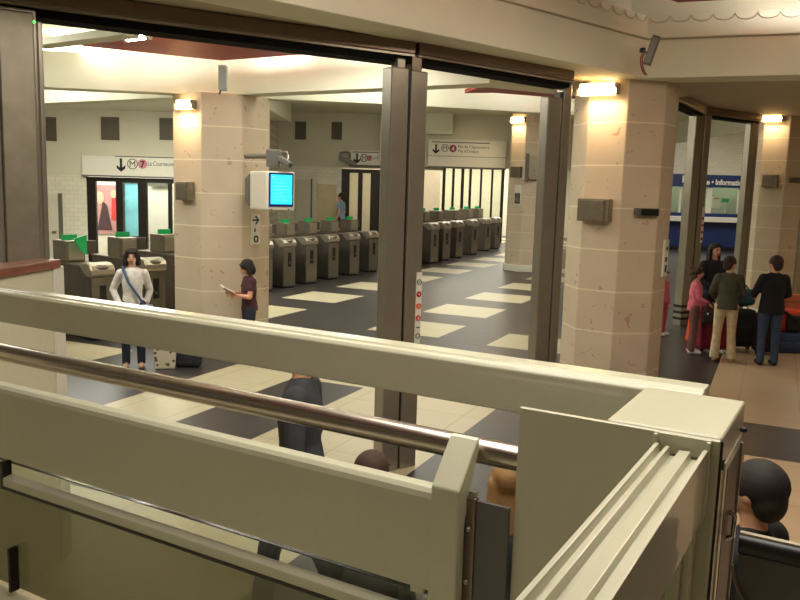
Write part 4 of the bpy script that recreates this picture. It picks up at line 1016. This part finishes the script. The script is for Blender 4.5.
def suitcase(px, py, d0, w, hgt, dep, rz, m, label, name='suitcase', wheels=True):
    p = fl(px, py); Fb = frame((p.x, p.y+d0, 0), rz)
    t = thing(name, label, 'suitcase', (p.x, p.y+d0, 0))
    z0 = .05 if wheels else 0
    MB().box((-w/2, 0, z0), (w/2, dep, z0+hgt), Fb).build('shell', m, t, bevel=.05, seg=3)
    MB().box((-w/2+.05, -.02, z0+.08), (w/2-.05, .0, z0+hgt*.55), Fb).build('front_pocket', m, t, bevel=.012)
    MB().tube([Fb(-.1, dep/2, z0+hgt-.01), Fb(-.08, dep/2, z0+hgt+.05), Fb(.08, dep/2, z0+hgt+.05), Fb(.1, dep/2, z0+hgt-.01)], .012, 8).build('handle', BLACK, t)
    if wheels:
        for x in (-w/2+.06, w/2-.06):
            MB().tube([Fb(x-.02, dep/2, .04), Fb(x+.02, dep/2, .04)], .04, 14).build('wheel', RUBBER, t)
    return t, Fb
suitcase(725, 357, .28, .58, .72, .26, .05, cloth('red_suitcase', (128, 22, 40)), 'dark red suitcase standing behind the woman in beige trousers')
suitcase(750, 354, .3, .40, .62, .24, .05, cloth('black_suitcase', (30, 30, 36)), 'black suitcase between the woman and the man in black')
p = fl(746, 354)
t = thing('travel_bag', 'teal travel bag on top of the black suitcase', 'bag', (p.x, p.y+.45, .72)); Fb = frame((p.x+.05, p.y+.33, .73), .05)
MB().box((-.24, 0, 0), (.2, .2, .27), Fb).build('bag_body', cloth('teal_bag', (40, 78, 90)), t, bevel=.07, seg=3); MB().tube([Fb(-.1, .1, .26), Fb(-.05, .1, .33), Fb(.05, .1, .33), Fb(.1, .1, .26)], .012, 8).build('handle', BLACK, t)
suitcase(776, 360, .3, .36, .62, .26, -.05, cloth('brown_black_suitcase', (34, 26, 28)), 'dark brown suitcase right behind the legs of the man in black')
t, Fb = suitcase(797, 355, .1, .62, .34, .42, 0, cloth('blue_suitcase', (58, 74, 110)), 'blue suitcase lying beside the man in black, under an orange rucksack', wheels=False)
p = fl(797, 355); Fb = frame((p.x, p.y+.15, .345), 0)
t = thing('rucksack', 'orange and black rucksack on top of the blue suitcase', 'rucksack', (p.x, p.y+.15, .345))
oc = cloth('orange_cloth', (212, 70, 34)); MB().box((-.26, .0, 0), (.28, .28, .36), Fb).build('bag_body', oc, t, bevel=.09, seg=3)
MB().box((-.16, -.05, .02), (.10, .02, .28), Fb).build('front_pocket', cloth('rucksack_black', (38, 34, 30)), t, bevel=.04)
MB().tube([Fb(-.2, .0, .33), Fb(-.02, -.06, .22), Fb(.2, -.01, .33)], .03, 8).build('strap', MATS['rucksack_black'], t)
p = fl(790, 351); Fb = frame((p.x+.22, p.y+.62, 0), 0)
t = thing('cardboard_box', 'salmon cardboard box behind the orange rucksack', 'box', (p.x+.22, p.y+.62, 0))
MB().box((-.2, 0, 0), (.22, .3, .86), Fb).build('carton', mat('salmon_card', (186, 104, 74), .7, noise=.1, nscale=6), t, bevel=.01); MB().box((-.2, -.004, .72), (.22, 0, .76), Fb).build('tape', mat('tape_brown', (150, 96, 70), .5), t)

t = thing('glass_screen', 'upright glass screen with a pale edge beside the man in black', 'glass screen', (at(797, 250, 13.9).x, 13.9, 0))
gx = at(797.5, 250, 13.9).x
MB().box((gx, 13.9, 0), (gx+1.3, 13.915, 2.75)).build('pane', GLASSC, t); MB().box((gx-.02, 13.89, 0), (gx, 13.925, 2.75)).build('edge_profile', STEELB, t)

# people close to the stairwell
p = at(301, 372, 4.3); person('walker in a dark coat passing between the balustrade and the middle pillar', (p.x, p.y, 0), -1.7, 1.70, HDR, 'short', GREYC, JEAND, BLACK, SKIN, dict(ankL=(.1, -.2, .085), kneeL=(.1, -.14, .5), ankR=(-.1, .24, .1), kneeR=(-.1, .06, .49)), jacket=1, hem=.78)
p = at(373, 470, 3.3); person('brown-haired passer-by whose head shows above the lower balustrade panel', (p.x, p.y, 0), 2.6, 1.365, HBR, 'short', GREYC, JEAND, BLACK, SKIN, jacket=1)
p = at(510, 480, 3.12); person('blonde passer-by below the handrail, beside the cabinet panel', (p.x, p.y, 0), 2.9, 1.425, HBL, 'long', GREYC, JEAND, BLACK, SKINL, jacket=1)
p = at(757, 480, 2.75); person('dark-haired person in a black jacket below the black rail', (p.x, p.y, 0), -2.36, 1.555, HB, 'short', BLACKJ, JEAND, BLACK, SKIN, jacket=1, slim=1.2)

# ================================================================== LIGHTS
def area(name, loc, sx, sy, power, col=(1, .93, .80), d=(0, 0, -1), rz=0):
    ld = bpy.data.lights.new(name, 'AREA'); ld.shape = 'RECTANGLE'; ld.size = sx; ld.size_y = sy; ld.energy = power; ld.color = col
    o = bpy.data.objects.new(name, ld); COL.objects.link(o); o.location = loc
    o.rotation_euler = V(d).to_track_quat('-Z', 'Y').to_euler(); o.rotation_euler.rotate_axis('Z', rz); return o
area('stairwell_panel', (.3, 2.6, 4.30), 2.6, 2.6, 135, (1, .96, .84))
area('stairwell_panel', (2.8, 5.2, 4.30), 1.6, 1.6, 66, (1, .86, .66))
area('hall_panel', (-1.2, 9.2, 4.08), 2.0, .8, 70, (1, .98, .88))
area('hall_panel', (-6.0, 8.6, 4.40), 2.6, 1.6, 130, (1, .98, .88))
area('rear_cove', (-5.8, 11.7, 4.38), 3.6, .3, 90, (1, .98, .88), (.35, 1, -.45))  # added fill pair without fittings, brightens the faces of the rear beams
area('rear_cove', (-.4, 10.9, 4.38), 1.8, .25, 40, (1, .98, .88), (0, 1, -.45))
area('rear_cove', (-6.5, 15.5, 3.75), 5, .8, 130, (1, .98, .88), (0, .3, 1))  # added uplight pair hanging free behind the beams, brightens the rear ceilings
area('rear_cove', (-.6, 14.2, 3.9), 4, .8, 130, (1, .98, .88), (0, .2, 1))
area('hall_panel', (-6.5, 17.5, 4.26), 3, 3, 310, (1, .98, .87))
area('hall_panel', (.3, 18.5, 4.8), 3.4, 5, 200, (1, .98, .87))
area('hall_panel', (4.2, 20, 4.8), 2, 3, 85, (1, .95, .84))
area('ticket_hall_panel', (14, 30, 5.6), 4, 6, 420, (1, .97, .9))
area('ticket_office_panel', (TX(715), D+1.2, TZ(178)), 6, 1.4, 120, (1, 1, .9))
area('passage_panel', (8.6, 11.5, 4.14), 1.5, 2, 44, (1, .80, .58))
area('corridor_panel', (-9.2, 24, 3.1), 6, 1.5, 320, (1, .97, .94))
area('corridor_panel', (-.8, 30.3, 4.1), 2.5, 2, 160, (1, .93, .78))
area('gate_hall_panel', (3.5, 41, 4.15), 7, 4, 700, (1, .94, .80))
area('gate_hall_panel', (3.5, 33, 4.15), 5, 4, 250, (1, .94, .80))
GROUPS = {'wall_lamp': 'wall lamps on the stone columns', 'wall_vent': 'dark wall vents', 'stone_column': 'octagonal stone columns', 'steel_wall_box': 'steel boxes on the columns', 'wall_intercom': 'intercom bars on the columns',
          'steel_pillar': 'steel shutter pillars', 'shutter_header': 'shutter headers', 'direction_sign': 'direction signs', 'strip_sign': 'vertical strip signs', 'security_camera': 'security cameras',
          'column_loudspeaker': 'loudspeakers', 'fluorescent_lamp': 'fluorescent tubes', 'suitcase': 'suitcases of the group', 'person': 'people in the hall'}
for o in bpy.data.objects:
    if o.parent is None and 'label' in o and 'group' not in o:
        k_ = o.name.split('.')[0]
        if k_ in GROUPS: o['group'] = GROUPS[k_]
wd = bpy.data.worlds.new('world'); SC.world = wd; wd.use_nodes = True
wd.node_tree.nodes['Background'].inputs[0].default_value = (.9, .85, .75, 1); wd.node_tree.nodes['Background'].inputs[1].default_value = .13
SC.view_settings.view_transform = 'Standard'; SC.view_settings.look = 'None'; SC.view_settings.exposure = 0.22; SC.view_settings.gamma = 1.0
SC.view_settings.use_curve_mapping = False
